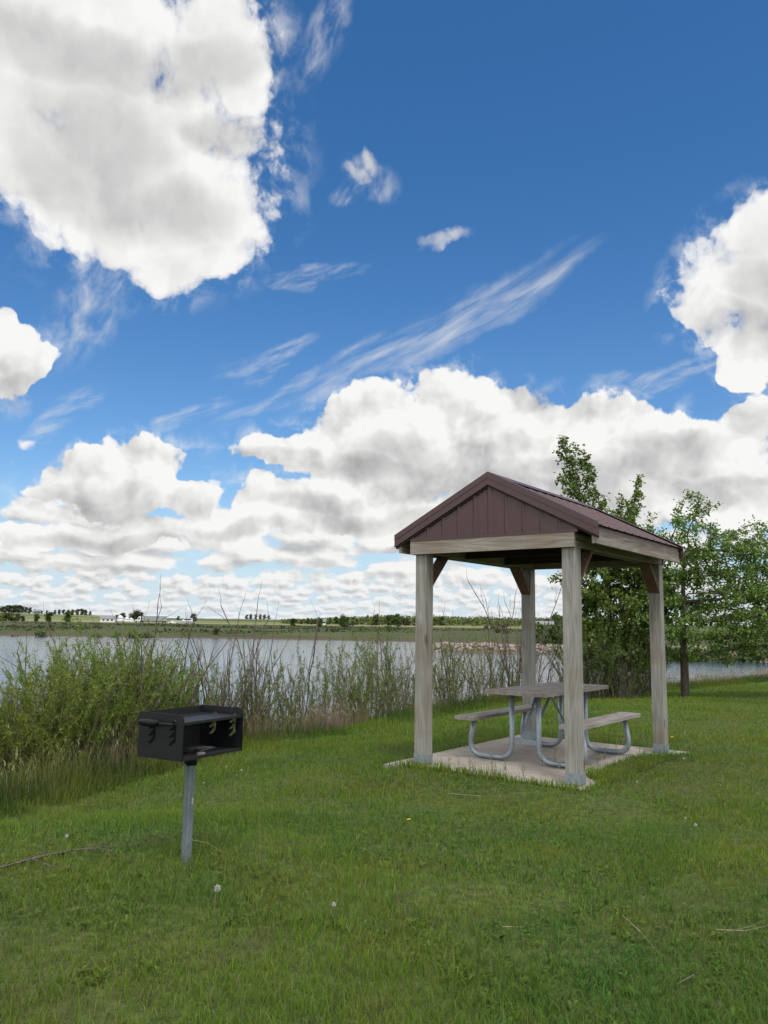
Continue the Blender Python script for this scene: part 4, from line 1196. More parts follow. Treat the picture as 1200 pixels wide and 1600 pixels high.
# ------------------------------------------------------------------ willow shrubs
def willow_mesh(seed, h, stems, spread, leafiness, bare=0.25, thick=0.006, leafcols=None, llen=0.06, branchy=2.0, flare=1.0):
    rng = np.random.default_rng(seed); segs = []; LP, LD = [], []
    for k in range(stems):
        a = rng.uniform(0, 6.283); rad = spread * math.sqrt(rng.uniform(0, 1)) * 0.45
        p = np.array([math.cos(a) * rad, math.sin(a) * rad, -0.25]); hh = h * rng.uniform(0.5, 1.15)
        out = np.array([math.cos(a), math.sin(a), 0]) * rng.uniform(0.02, 0.40 * flare) * (spread + 0.25) + rng.normal(0, 0.06, 3) * [1, 1, 0]
        N = 9; pts = [p]; d = np.array([out[0] * 0.5, out[1] * 0.5, 1.0])
        for i in range(N):
            d = d + np.array([out[0], out[1], 0]) * 0.10 + rng.normal(0, 0.07, 3); d /= np.linalg.norm(d)
            pts.append(pts[-1] + d * (hh + 0.25) / N)
        r0 = thick * rng.uniform(0.6, 1.3)
        rr = np.linspace(r0, max(0.0018, thick * 0.42), N + 1)
        isbare = rng.uniform() < bare
        for i in range(N):
            segs.append((*pts[i], rr[i], *pts[i + 1], rr[i + 1]))
            f = (i + 1) / N
            if f > 0.3 and rng.uniform() < branchy * 0.30:
                b = pts[i + 1]; bd = (pts[i + 1] - pts[i]); bd = bd / np.linalg.norm(bd) + rng.normal(0, 0.45, 3) + [0, 0, 0.15]; bd /= np.linalg.norm(bd)
                bl = hh * rng.uniform(0.12, 0.30) * (1.25 - 0.5 * f); q = b
                for j in range(3):
                    bd2 = bd + rng.normal(0, 0.12, 3) + [0, 0, 0.08]; bd2 /= np.linalg.norm(bd2); q2 = q + bd2 * bl / 3
                    segs.append((*q, rr[i + 1] * (0.7 - 0.15 * j), *q2, rr[i + 1] * (0.55 - 0.15 * j)))
                    if not isbare:
                        for _ in range(rng.poisson(4.0 * leafiness)):
                            t = rng.uniform(); LP.append(q * (1 - t) + q2 * t); LD.append(bd2 * 0.8 + rng.normal(0, 0.5, 3))
                    q = q2
            if not isbare and f > 0.25:
                for _ in range(rng.poisson(6.0 * leafiness * (0.4 + 0.8 * f))):
                    t = rng.uniform(); LP.append(pts[i] * (1 - t) + pts[i + 1] * t); LD.append(d * 0.7 + rng.normal(0, 0.55, 3))
    for a in (0.3, 1.87):        # the root crown under the ground
        q = spread * 0.5; segs.append((-q * math.cos(a), -q * math.sin(a), -0.24, 0.02, q * math.cos(a), q * math.sin(a), -0.24, 0.02))
    V, F = tubes(segs, 4); st = np_mesh('stem_clump', V, F, smooth=True)
    lf = None
    if LP:
        n = len(LP); P, D = np.array(LP), np.array(LD)
        cols = palette(n, leafcols or [(0.135, 0.190, 0.038), (0.165, 0.220, 0.045), (0.110, 0.160, 0.036), (0.19, 0.22, 0.06)], rng)
        L = rng.uniform(0.6, 1.25, n) * llen
        V, F, C = leaves(P, D, L, L * rng.uniform(0.13, 0.23, n), cols, rng, 0.1); lf = np_mesh('foliage', V, F, colors=C)
    return st, lf


def shrub(name, meshes, loc, rz, sc, label, cat, group, bark_m='twig_bark'):
    e = empty(name, loc, rz); e.scale = sc if isinstance(sc, tuple) else (sc, sc, sc)
    st, lf = meshes
    link('stem_clump', st, None, e)
    if not st.materials: st.materials.append(MAT[bark_m])
    if lf:
        link('foliage', lf, None, e)
        if not lf.materials: lf.materials.append(MAT['leaf'])
    tag(e, label, cat, group)
    return e


def px_place(u, y, off=0.0):
    """ground point at photo column u and distance y"""
    p = atd(u, 1000, y); return (float(p[0]), float(y), hz(p[0], y) + off)


def build_shrubs():
    rng = np.random.default_rng(3)
    dense = [willow_mesh(100 + k, 1.75, 62, 1.0, 2.9, 0.30, 0.006, [(0.135, 0.205, 0.028), (0.170, 0.245, 0.034), (0.105, 0.165, 0.028), (0.19, 0.25, 0.045)], 0.066, 2.6, 0.5) for k in range(4)]
    olive = [willow_mesh(130 + k, 1.75, 60, 0.95, 3.0, 0.22, 0.006, [(0.20, 0.235, 0.032), (0.235, 0.265, 0.038), (0.17, 0.205, 0.034)], 0.066, 2.6, 0.5) for k in range(2)]
    mid = [willow_mesh(200 + k, 1.6, 20, 0.8, 2.9, 0.25, 0.0055, flare=0.6) for k in range(4)]
    thin = [willow_mesh(300 + k, 1.55, 12, 0.8, 1.0, 0.4, 0.006, flare=0.6) for k in range(3)]
    bare = [willow_mesh(400 + k, 2.15, 9, 0.5, 0.0, 1.0, 0.014, branchy=2.6) for k in range(3)]
    i = 0
    for u, y, k, s in [(-150, 9.4, 0, .98), (-70, 9.9, 1, .95), (-20, 10.3, 2, 1.0), (40, 10.7, 3, .96), (85, 11.2, 0, 1.0), (120, 10.6, 1, .9), (150, 11.6, 2, 1.02), (180, 11.5, 3, 1.04), (215, 12.2, 0, 1.02), (240, 12.5, 1, .95),
                       (-60, 11.2, 2, 1.0), (20, 11.9, 3, 1.05), (110, 12.4, 1, 1.05)]:
        i += 1
        shrub('willow_shrub', dense[k], px_place(u, y), rng.uniform(0, 6.28), s, 'dense leafy green willow shrub in the thick clump left of the grill', 'shrub', 'leafy willow shrubs left of the grill')
    for u, y, k, s in [(15, 10.4, 0, .9), (60, 10.4, 1, .95), (110, 11.1, 1, 1.0), (200, 11.8, 0, .9)]:
        shrub('willow_shrub', olive[k], px_place(u, y), rng.uniform(0, 6.28), s, 'olive yellow leafy willow shrub among the greener shrubs left of the grill', 'shrub', 'olive willow shrubs left of the grill')
    for u, y, k, s in [(270, 13.2, 0, 1.0), (300, 13.8, 1, .95), (330, 14.2, 2, 1.0), (345, 14.8, 3, 1.0), (372, 14.6, 0, 1.05), (400, 14.6, 1, .92), (425, 14.9, 2, .95), (255, 12.9, 3, 1.05)]:
        shrub('willow_shrub', mid[k], px_place(u, y), rng.uniform(0, 6.28), s, 'half leafy willow shrub standing in the water behind the grill', 'shrub', 'willow shrubs behind the grill')
    for u, y, k, s in [(450, 15.2, 1, .85), (490, 15.3, 0, .98), (520, 15.6, 2, 1.0), (548, 16.6, 3, 1.1), (575, 17.0, 0, 1.08), (600, 17.6, 1, 1.15), (628, 18.2, 2, 1.2), (645, 18.8, 3, 1.25)]:
        shrub('willow_shrub', mid[k], px_place(u, y), rng.uniform(0, 6.28), s, 'sparse willow shrub on the bank between grill and shelter', 'shrub', 'willow shrubs between grill and shelter')
    for u, y, k, s in [(690, 19.6, 0, 1.12), (705, 20.0, 1, 1.0), (728, 20.6, 2, .95), (760, 21.8, 3, .9), (790, 22.3, 1, .95)]:
        shrub('willow_shrub', mid[k], px_place(u, y), rng.uniform(0, 6.28), s, 'leafy willow shrub seen between the two left posts of the shelter', 'shrub', 'willow shrubs seen through the shelter')
    for u, y, k, s in [(262, 12.9, 0, 1.1), (290, 13.4, 1, 1.1), (312, 13.8, 2, 1.0), (360, 14.5, 0, 1.15), (388, 15.0, 1, 1.2), (415, 15.2, 2, 1.1), (440, 15.0, 0, .85), (470, 15.4, 1, .95), (505, 15.8, 2, 1.0), (535, 16.4, 0, 1.0), (562, 17.0, 1, 1.05), (590, 17.5, 2, 1.1), (615, 18.2, 0, 1.1), (640, 18.6, 1, 1.15),
                       (715, 20.6, 2, 1.1), (745, 21.2, 0, 1.2), (775, 22.2, 1, 1.2), (805, 22.6, 2, 1.1), (850, 23.6, 1, 1.1), (175, 11.2, 1, 1.0), (225, 12.0, 2, 1.0)]:
        lab = 'nearly leafless brown willow stems standing along the water'
        shrub('willow_shrub', thin[k], px_place(u, y), rng.uniform(0, 6.28), s, lab, 'shrub', 'bare stemmed willows along the water')
    for u, y, k, s in [(170, 11.9, 0, 1.05), (195, 12.2, 1, 1.05), (300, 13.9, 2, 1.05), (345, 14.3, 0, 1.1), (262, 13.2, 1, 1.05), (385, 14.8, 1, 1.12), (398, 14.9, 2, 1.05), (462, 15.4, 0, 1.15), (700, 20.4, 2, 1.3), (768, 22.0, 1, 1.35), (815, 22.4, 0, 1.55), (825, 22.8, 2, 1.4), (795, 22.6, 1, 1.2), (100, 11.5, 2, 1.05), (40, 11.3, 0, 1.0), (235, 12.6, 0, 1.0), (75, 11.2, 1, 1.05), (330, 14.2, 1, 1.15), (375, 14.9, 0, 1.15), (392, 14.6, 1, 1.2), (210, 12.0, 1, 1.1), (565, 17.0, 2, 1.0), (610, 17.8, 1, 1.05), (275, 13.4, 0, 1.1)]:
        shrub('dead_sapling', bare[k], px_place(u, y), rng.uniform(0, 6.28), s, 'tall leafless dark sapling rising above the willow shrubs', 'sapling', 'leafless saplings along the water', 'grey_twig')


build_shrubs()
# ------------------------------------------------------------------ trees grown towards a cloud of buds
def grow(trunk, buds, step, infl, kill, iters, rng, up=0.05):
    """space colonisation: returns nodes and parents"""
    N = [np.array(p, float) for p in trunk]; par = [-1] + list(range(len(trunk) - 1))
    A = np.array(buds); alive = np.ones(len(A), bool)
    nodes = np.array(N)
    d = np.linalg.norm(A[:, None] - nodes[None], axis=2); near = d.argmin(1); nd = d.min(1)
    for it in range(iters):
        act = alive & (nd < infl)
        if not act.any():
            if not alive.any(): break
            infl *= 1.4; continue
        ids = near[act]; v = A[act] - nodes[ids]; v /= np.linalg.norm(v, axis=1, keepdims=True) + 1e-9
        acc = np.zeros((len(nodes), 3)); np.add.at(acc, ids, v)
        g = np.unique(ids); dirs = acc[g]; dirs /= np.linalg.norm(dirs, axis=1, keepdims=True) + 1e-9
        dirs += rng.normal(0, 0.14, dirs.shape) + [0, 0, up]; dirs /= np.linalg.norm(dirs, axis=1, keepdims=True)
        new = nodes[g] + dirs * step
        base = len(nodes); nodes = np.concatenate([nodes, new]); par += list(g)
        dn = np.linalg.norm(A[:, None] - new[None], axis=2); m = dn.min(1); am = dn.argmin(1)
        b = m < nd; nd = np.where(b, m, nd); near = np.where(b, am + base, near)
        alive &= nd > kill
        if len(nodes) > 16000: break
    return nodes, np.array(par)


def tree_from(name, trunk, blobs, nbuds, step, leaf_len, leaf_wid, per_node, cols, label, cat, seed, trunk_r, tip_r=0.0045, kill=0.22, droop=0.2, expo=2.35, spread=0.14, group=None, thin_r=0.014):
    rng = np.random.default_rng(seed); org = np.array(trunk[0], float)
    vol = np.array([b[1][0] * b[1][1] * b[1][2] * (b[2] if len(b) > 2 else 1) for b in blobs]); cnt = (vol / vol.sum() * nbuds).astype(int)
    buds = []
    for b, c in zip(blobs, cnt):
        v = rng.normal(0, 1, (c, 3)); v /= np.linalg.norm(v, axis=1, keepdims=True); v *= rng.uniform(0.15, 1, (c, 1)) ** (1 / 2.4)
        buds.append(np.array(b[0]) + v * np.array(b[1]))
    buds = np.concatenate(buds)
    nodes, par = grow(trunk, buds, step, 1.6, kill, 140, rng)
    n = len(nodes); r = np.zeros(n); kids = np.zeros(n, int)
    for i in range(1, n): kids[par[i]] += 1
    acc = np.zeros(n)
    for i in range(n - 1, -1, -1):
        ri = tip_r if acc[i] == 0 else acc[i] ** (1 / expo)
        r[i] = ri
        if par[i] >= 0: acc[par[i]] += ri ** expo
    for i in range(1, len(trunk)): r[i] *= 1 - 0.5 * i / len(trunk)
    r = np.maximum(tip_r, r * (trunk_r / r[0]) ** np.clip(np.log(r / tip_r) / np.log(r[0] / tip_r), 0, 1))
    k = np.arange(1, n); segs = np.concatenate([nodes[par[k]], np.minimum(r[par[k]], r[k] * 1.6)[:, None], nodes[k], r[k][:, None]], 1)
    big = r[k] > 0.03
    segs[:, :3] -= org; segs[:, 4:7] -= org
    V1, F1 = tubes(segs[big], 10); V2, F2 = tubes(segs[~big], 5)
    root = empty(name, tuple(org)); tag(root, label, cat, group)
    link('trunk', np_mesh('trunk', np.concatenate([V1, V2]), np.concatenate([F1, F2 + len(V1)]), smooth=True), MAT['bark'], root)
    tw = np.where((r < thin_r) & (np.arange(n) >= len(trunk)))[0]
    m = rng.poisson(per_node, len(tw)); idx = np.repeat(tw, m); t = rng.uniform(0, 1, len(idx))[:, None]
    D0 = nodes[idx] - nodes[par[idx]]
    P = nodes[par[idx]] * (1 - t) + nodes[idx] * t + rng.normal(0, spread * 0.45, (len(idx), 3)); D = D0 / (np.linalg.norm(D0, axis=1, keepdims=True) + 1e-9) * 0.6 + rng.normal(0, 0.6, (len(idx), 3))
    L = leaf_len * rng.uniform(0.6, 1.25, len(idx)); W = L * leaf_wid * rng.uniform(0.8, 1.15, len(idx))
    # clumps of slightly different green through the crown
    cl = fbm(P[:, 0] * 1.1 + P[:, 1] * 0.9, P[:, 2] * 1.1, 2, seed)[:, None]
    C = palette(len(idx), cols, rng) * (0.8 + 0.45 * cl)
    V, F, C = leaves(P - org, D, L, W, C, rng, droop); link('crown', np_mesh('crown', V, F, colors=C), MAT['leaf'], root)
    if 0: print(name, 'nodes', n, 'leaves', len(idx))
    return root


def pb(u, v, y, ru, rv, ry, w=1.0):
    """an ellipsoid of crown: centre and radii given in photo pixels at distance y"""
    k = y / FPX
    return (atd(u, v, y), (ru * k, ry, rv * k), w)


def build_trees():
    # the tree with one trunk on the lawn, right of the shelter
    y = 21.5; b = atd(1071, 1090, y); b[2] = hz(b[0], b[1]) - 0.1
    def at(u, v, dy=0.0): return atd(u, v, y + dy)
    trunk = [b, at(1070, 1060), at(1069, 1030), at(1067, 1000), at(1067, 970), at(1068, 940), at(1067, 905), at(1069, 870)]
    blobs = [pb(1085, 850, y, 62, 50, 1.0), pb(1085, 800, y, 34, 36, .6), pb(1140, 880, y + .3, 70, 48, 1.2), pb(1190, 900, y - .2, 60, 55, 1.1), pb(1030, 900, y, 45, 60, 1.0), pb(1150, 950, y, 85, 40, 1.2),
             pb(1250, 940, y, 75, 90, 1.4), pb(1190, 850, y + .4, 50, 40, 1.0), pb(1180, 960, y - .8, 60, 50, 1.0), pb(1030, 960, y - .3, 50, 45, .9), pb(1100, 985, y - .6, 80, 28, 1.0), pb(1055, 1005, y - .5, 45, 22, .7), pb(1170, 1005, y, 60, 22, .8), pb(1090, 1025, y - .7, 36, 12, .4), pb(1142, 1035, y - .4, 10, 18, .25, 2),
             pb(1025, 835, y + .4, 26, 26, .5), pb(1078, 772, y, 8, 12, .2, 4), pb(1118, 795, y, 16, 14, .25, 2.5), pb(1150, 835, y, 12, 14, .25, 2.5), pb(1022, 800, y, 7, 9, .2, 3), pb(1110, 920, y + .5, 90, 60, 1.3)]
    tree_from('tree', trunk, blobs, 3400, 0.12, 0.089, 0.70, 12.5,
              [(0.1142, 0.1903, 0.0328), (0.1391, 0.2215, 0.0378), (0.0937, 0.1591, 0.0328), (0.1684, 0.2418, 0.0479)],
              'spreading leafy tree with a single dark trunk on the lawn right of the shelter', 'tree', 5, 0.115, kill=0.17)
    # poplar behind the shelter: two upright sprays over a bushy lower crown
    y = 22.5; b = atd(955, 1085, y); b[2] = hz(b[0], b[1]) - 0.1
    trunk = [b, at2(955, 1040, y), at2(953, 990, y), at2(952, 940, y), at2(950, 890, y)]
    blobs = [pb(900, 745, y, 22, 45, .45, 2.0), pb(885, 705, y, 16, 26, .35, 3), pb(921, 735, y, 12, 34, .3, 2.5), pb(880, 748, y, 18, 9, .3, 2.5), pb(925, 790, y, 26, 40, .6, 1.6), pb(873, 688, y, 8, 8, .2, 5), pb(912, 712, y, 9, 9, .2, 4),
             pb(998, 775, y + .4, 9, 36, .3, 4), pb(1003, 748, y + .4, 5, 10, .2, 5), pb(980, 805, y + .4, 24, 28, .6, 1.8), pb(972, 778, y + .4, 6, 10, .2, 4), pb(950, 850, y, 60, 50, 1.3), pb(990, 880, y, 50, 60, 1.3),
             pb(925, 900, y, 45, 55, 1.2), pb(960, 960, y, 62, 60, 1.4), pb(985, 1020, y - .4, 40, 36, 1.0), pb(930, 1010, y - .3, 36, 40, 1.0), pb(868, 902, y - .3, 12, 12, .3, 3), pb(884, 880, y - .3, 18, 10, .4, 2), pb(900, 940, y - .3, 18, 26, .6), pb(1020, 930, y, 28, 60, 1.0)]
    tree_from('poplar_tree', trunk, blobs, 3200, 0.12, 0.096, 0.95, 13.0,
              [(0.12, 0.2028, 0.0328), (0.1464, 0.234, 0.0378), (0.0966, 0.1685, 0.0328), (0.1728, 0.2527, 0.0479)],
              'poplar with two upright leafy sprays rising behind the shelter roof', 'tree', 9, 0.10, kill=0.16)
    # undergrowth round the poplar's foot
    k = [willow_mesh(500 + q, 1.6, 42, 0.9, 2.6, 0.2, 0.007, [(0.0966, 0.156, 0.0328), (0.1171, 0.1841, 0.0403), (0.0791, 0.131, 0.0302)], 0.075) for q in range(2)]
    t = [willow_mesh(520 + q, 1.4, 20, 1.0, 0.3, 0.7, 0.006, branchy=3.0) for q in range(2)]
    for u, yy, q, s in [(925, 22.0, 0, 1.15), (955, 21.6, 1, 1.2), (985, 21.9, 0, 1.1), (1008, 22.6, 1, 1.0), (900, 22.8, 1, .9)]:
        shrub('bush', k[q], px_place(u, yy), q * 2.1 + u, s, 'dark leafy bush at the foot of the poplar behind the shelter', 'bush', 'bushes at the foot of the poplar')
    for u, yy, q, s in [(915, 21.2, 0, .9), (975, 21.0, 1, .75), (885, 22.0, 1, .8), (1012, 21.8, 0, .75)]:
        shrub('twiggy_bush', t[q], px_place(u, yy), q * 1.3 + u, s, 'leafless grey twiggy bush in front of the poplar', 'bush', 'twiggy bushes in front of the poplar', 'grey_twig')


def at2(u, v, y): return atd(u, v, y)


build_trees()
# ------------------------------------------------------------------ across the water
def blob_tree(seed, h, w, n=900, leaf=0.5, cols=None, shape='round', trunk=True):
    """a distant tree: a short trunk with limbs and a crown of many small leaf clumps"""
    rng = np.random.default_rng(seed); P = []
    lobes = rng.integers(7, 11)
    for k in range(lobes):
        f = 0.10 + 0.84 * (k + rng.uniform(0, 1)) / lobes; a = rng.uniform(0, 6.283)
        rad = w * 0.5 * (math.sin(math.pi * min(0.97, f * 0.85 + 0.1)) if shape == 'round' else (1.05 - f) * 0.9 + 0.08)
        c = np.array([math.cos(a) * rad * rng.uniform(0.2, 0.75), math.sin(a) * rad * rng.uniform(0.2, 0.75), h * f])
        s = np.array([w * rng.uniform(.26, .38), w * rng.uniform(.26, .38), h * rng.uniform(.12, .20)])
        v = rng.normal(0, 1, (n // lobes, 3)); v /= np.linalg.norm(v, axis=1, keepdims=True)
        P.append(c + v * s * rng.uniform(0.3, 1.0, (len(v), 1)))
    P = np.concatenate(P); P[:, 2] = np.clip(P[:, 2], h * 0.06, h * 1.02); m = len(P)
    L = leaf * rng.uniform(0.6, 1.4, m); C = palette(m, cols, rng, 0.35)
    V, F, C = leaves(P, rng.normal(0, 1, (m, 3)), L, L * 0.9, C, rng, 0.1)
    crown = np_mesh('crown', V, F, colors=C)
    segs = [(0, 0, -0.4, w * 0.035, 0, 0, h * 0.35, w * 0.025)]
    for k in range(5):
        a = rng.uniform(0, 6.283); segs.append((0, 0, h * 0.3, w * 0.02, math.cos(a) * w * 0.28, math.sin(a) * w * 0.28, h * rng.uniform(.55, .85), w * 0.006))
    V, F = tubes(segs, 6); return np_mesh('trunk', V, F, smooth=True), crown


GR = [(0.080, 0.118, 0.036), (0.096, 0.138, 0.042), (0.066, 0.098, 0.034)]
YG = [(0.18, 0.22, 0.07), (0.21, 0.25, 0.08), (0.15, 0.195, 0.062)]  # yellow green leaves, with sunlight on the far wood put into the colour
DK = [(0.066, 0.088, 0.044), (0.076, 0.098, 0.05), (0.056, 0.074, 0.04)]  # dark leaves, lightened in colour to suggest haze over the distance
OL = [(0.10, 0.105, 0.045), (0.12, 0.115, 0.055), (0.08, 0.085, 0.036)]


def far_tree(name, meshes, u, dist, sc, label, cat, group, rz=0.0):
    d = ray(u, 970); a = math.atan2(d[0], d[1]); x, y = dist * math.sin(a), dist * math.cos(a)
    e = empty(name, (x, y, hz(x, y) - 0.1), rz); e.scale = sc if isinstance(sc, tuple) else (sc, sc, sc); tag(e, label, cat, group)
    for nm, me, mt in (('trunk', meshes[0], 'bark'), ('crown', meshes[1], 'far_leaf')):
        link(nm, me, None, e)
        if not me.materials: me.materials.append(MAT[mt])
    return e


def build_far():
    rng = np.random.default_rng(21)
    dk = [blob_tree(700 + k, 9, 8, 900, 0.9, DK) for k in range(4)]
    gr = [blob_tree(710 + k, 8, 7, 900, 0.8, GR) for k in range(4)]
    yg = [blob_tree(720 + k, 6, 6, 800, 0.7, YG) for k in range(3)]
    ol = [blob_tree(730 + k, 6, 6, 800, 0.7, OL) for k in range(2)]
    sp = [blob_tree(740 + k, 10, 4, 800, 0.7, DK, 'spire') for k in range(2)]
    bu = [blob_tree(750 + k, 1.6, 2.2, 320, 0.22, GR) for k in range(3)]
    bo = [blob_tree(760 + k, 1.4, 2.0, 320, 0.22, OL) for k in range(2)]
    # shelter belts on the left rise
    for u, s in [(-30, 1.2), (-21, 1.2), (-12, 1.25), (-4, 1.1), (3, 1.1), (8, 1.2), (13, 1.25), (18, 1.3), (23, 1.4), (28, 1.3), (33, 1.2), (39, 1.05), (46, .95), (53, .75), (64, .55), (72, .6)]:
        far_tree('tree', dk[rng.integers(4)], u, 1330 + rng.uniform(-40, 60), s, 'dark tree in the shelter belt on the far left rise', 'tree', 'dark trees on the far left rise', rng.uniform(0, 6))
    for u, s in [(85, .8), (92, .9), (99, .95), (106, .9), (113, 1.0), (120, 1.15), (127, 1.3), (133, 1.0), (140, .8)]:
        far_tree('tree', gr[rng.integers(4)], u, 1300 + rng.uniform(-40, 60), s, 'green tree of the second clump on the far left rise', 'tree', 'green trees on the far left rise', rng.uniform(0, 6))
    for u, s, k in [(2, .75, 0), (10, .85, 1), (18, .8, 0), (27, .8, 1)]:
        far_tree('tree', (yg if k == 0 else ol)[k], u, 520, s, 'pale yellow green bushy tree in front of the dark belt at the far left', 'tree', 'pale bushy trees at the far left', u)
    for u, s, d in [(58, .55, 470), (78, .7, 460), (107, .75, 455), (35, .4, 480)]:
        far_tree('tree', gr[int(u) % 4], u, d, s, 'single green tree beside the far road on the left', 'tree', 'single trees beside the far road', u)
    # farmyard trees round the truck and the bins
    for u, s, k, d in [(181, .55, 0, 640), (193, .75, 1, 640), (204, .7, 2, 660), (213, 1.0, 3, 650), (219, .8, 0, 660), (278, .5, 1, 900)]:
        far_tree('tree', dk[k], u, d, s, 'dark farmyard tree behind the white truck', 'tree', 'farmyard trees behind the truck', u)
    far_tree('tree', dk[2], 303, 430, .58, 'dark round tree next to the white boat across the lake', 'tree', None, 1)
    for u, s in [(385, .9), (392, 1.0), (399, .95), (406, 1.0), (413, 1.0), (420, .85)]:
        far_tree('tree', dk[rng.integers(4)], u, 1500, s, 'dark low tree in the straight belt on the far horizon', 'tree', 'dark belt on the far horizon', u)
    # the wood on the right: single trees along its front, the mass behind as one
    for u in range(446, 700, 8):
        s = 0.55 + 0.55 * min(1, max(0, (u - 440) / 140)) * rng.uniform(.7, 1.1) + (0.12 if u > 560 else 0)
        far_tree('tree', (yg + gr)[rng.integers(7)] if rng.uniform() < .75 else ol[rng.integers(2)], u + rng.uniform(-3, 3), 690 + rng.uniform(-30, 40), s * 0.92, 'leafy tree at the front of the far wood right of the lake', 'tree', 'trees at the front of the far wood', rng.uniform(0, 6))
    for u in range(706, 900, 10):
        far_tree('tree', (yg + gr)[rng.integers(7)], u + rng.uniform(-3, 3), 800 + rng.uniform(-20, 60), rng.uniform(.7, 1.0), 'leafy tree in the far wood seen through the shelter', 'tree', 'far trees seen through the shelter', rng.uniform(0, 6))
    for u, s in [(575, .9), (590, .95), (627, .7), (745, .8), (862, .6)]:
        far_tree('spruce_tree', sp[u % 2], u, 760, s, 'dark pointed spruce standing above the far wood', 'tree', 'dark spruces in the far wood', u)
    for u, s, d in [(536, .62, 330), (459, .42, 340), (500, .45, 300), (621, .95, 500), (868, 1.0, 420), (878, .9, 410), (852, .6, 430), (833, .55, 440)]:
        far_tree('tree', gr[int(u) % 4], u, d, s, 'round green tree standing alone on the far pasture', 'tree', 'single trees on the far pasture', u)
    # mass of the wood
    V, F, C = [], [], []
    n = 15000; a = rng.uniform(-0.125, 0.27, n); r = rng.uniform(720, 900, n); x, y = r * np.sin(a), r * np.cos(a)
    hgt = (3.2 + 5.2 * sstep(-0.12, 0.02, a)) * (0.55 + 0.7 * fbm(a * 60, r * 0.02, 3, 5)); z = height(x, y) + hgt * rng.uniform(0.1, 1.0, n)
    L = rng.uniform(1.0, 2.2, n); cl = fbm(a * 90, r * 0.03, 2, 9)
    C0 = palette(n, YG + GR + OL[:1], rng, 0.3) * (0.7 + 0.6 * cl)[:, None]
    V, F, C = leaves(np.stack([x, y, z], 1), rng.normal(0, 1, (n, 3)), L, L * 0.9, C0, rng, 0.1)
    o = link('wood', np_mesh('wood', V, F, colors=C), MAT['far_leaf']); tag(o, 'aspen wood beyond the far pasture', 'wood', kind='stuff')
    # low scrub on the far bank and the pasture
    n = 26000; a = rng.uniform(-0.52, 0.52, n); r = 122 + 190 * rng.uniform(0, 1, n) ** 1.5; x, y = r * np.sin(a), r * np.cos(a); z = height(x, y)
    c2 = fbm(x * 0.045, y * 0.045, 4, 17); keep = (c2 > 0.60) & (z > -0.2); x, y, z, r = x[keep], y[keep], z[keep], r[keep]; n = len(x)
    L = rng.uniform(0.35, 0.8, n) * (r / 160) ** 0.5
    V, F, C = leaves(np.stack([x, y, z + rng.uniform(-0.12, 0.16, n)], 1), rng.normal(0, 1, (n, 3)) * [1, 1, .6], L, L * 0.8, palette(n, [(0.045, 0.062, 0.024), (0.055, 0.072, 0.026), (0.065, 0.075, 0.03)], rng, 0.2), rng, 0.1)
    o = link('pasture_scrub', np_mesh('pasture_scrub', V, F, colors=C), MAT['far_leaf']); tag(o, 'low scrub scattered over the far bank', 'scrub', kind='stuff')
    # bushes on the near right bank and along the shores
    for u, d, s, k in [(1040, 66, 1.1, 0), (1065, 67, 1.2, 1), (1090, 66, 1.25, 2), (1112, 68, 1.3, 0), (1135, 66, 1.15, 1), (1158, 69, 1.4, 2), (1180, 68, 1.3, 0), (1200, 66, 1.2, 1), (1225, 67, 1.3, 2), (1015, 70, 1.2, 2), (990, 75, 1.2, 0), (965, 80, 1.1, 1)]:
        far_tree('bush', bu[k], u, d, s, 'low green bush on the brown bank across the inlet on the right', 'bush', 'bushes on the bank across the inlet', u)
    for u, d, s, k in [(850, 118, 2.0, 0), (864, 120, 1.7, 1), (842, 122, 1.6, 2), (875, 119, 1.5, 0), (788, 160, 1.5, 1), (776, 175, 1.2, 2), (150, 128, 1.1, 0), (185, 130, 1.0, 1), (212, 128, 1.5, 2), (232, 131, 1.2, 0), (20, 130, 1.2, 1), (65, 131, 1.3, 2), (340, 135, .9, 0), (520, 150, .8, 1), (607, 170, .9, 2)]:
        far_tree('bush', bu[k] if u % 4 else bo[k % 2], u, d, s, 'dark green bush on the far shore of the lake', 'bush', 'bushes on the far shore', u)


build_far()


def place(u, d):
    q = ray(u, 970); a = math.atan2(q[0], q[1]); x, y = d * math.sin(a), d * math.cos(a); return x, y, hz(x, y), -a


paint('white_paint', (0.72, 0.73, 0.73), 0.5, 0, 0.12); paint('trailer_grey', (0.30, 0.335, 0.35), 0.5, 0, 0.15); paint('tyre', (0.012, 0.012, 0.012), 0.9)
paint('tan_wall', (0.42, 0.36, 0.28), 0.8); paint('grey_roof', (0.22, 0.225, 0.24), 0.7); paint('dark_glass', (0.02, 0.025, 0.03), 0.15); paint('rust_wood', (0.17, 0.12, 0.10), 0.9); paint('dark_hay', (0.045, 0.04, 0.028), 0.95)


def wheels(root, xs, w, r=0.5):
    for x in xs:
        for s in (-1, 1):
            m = MB(); m.tube([(x, s * w - 0.15, r), (x, s * w + 0.15, r)], r, 14); m.build('wheel', MAT['tyre'], root)


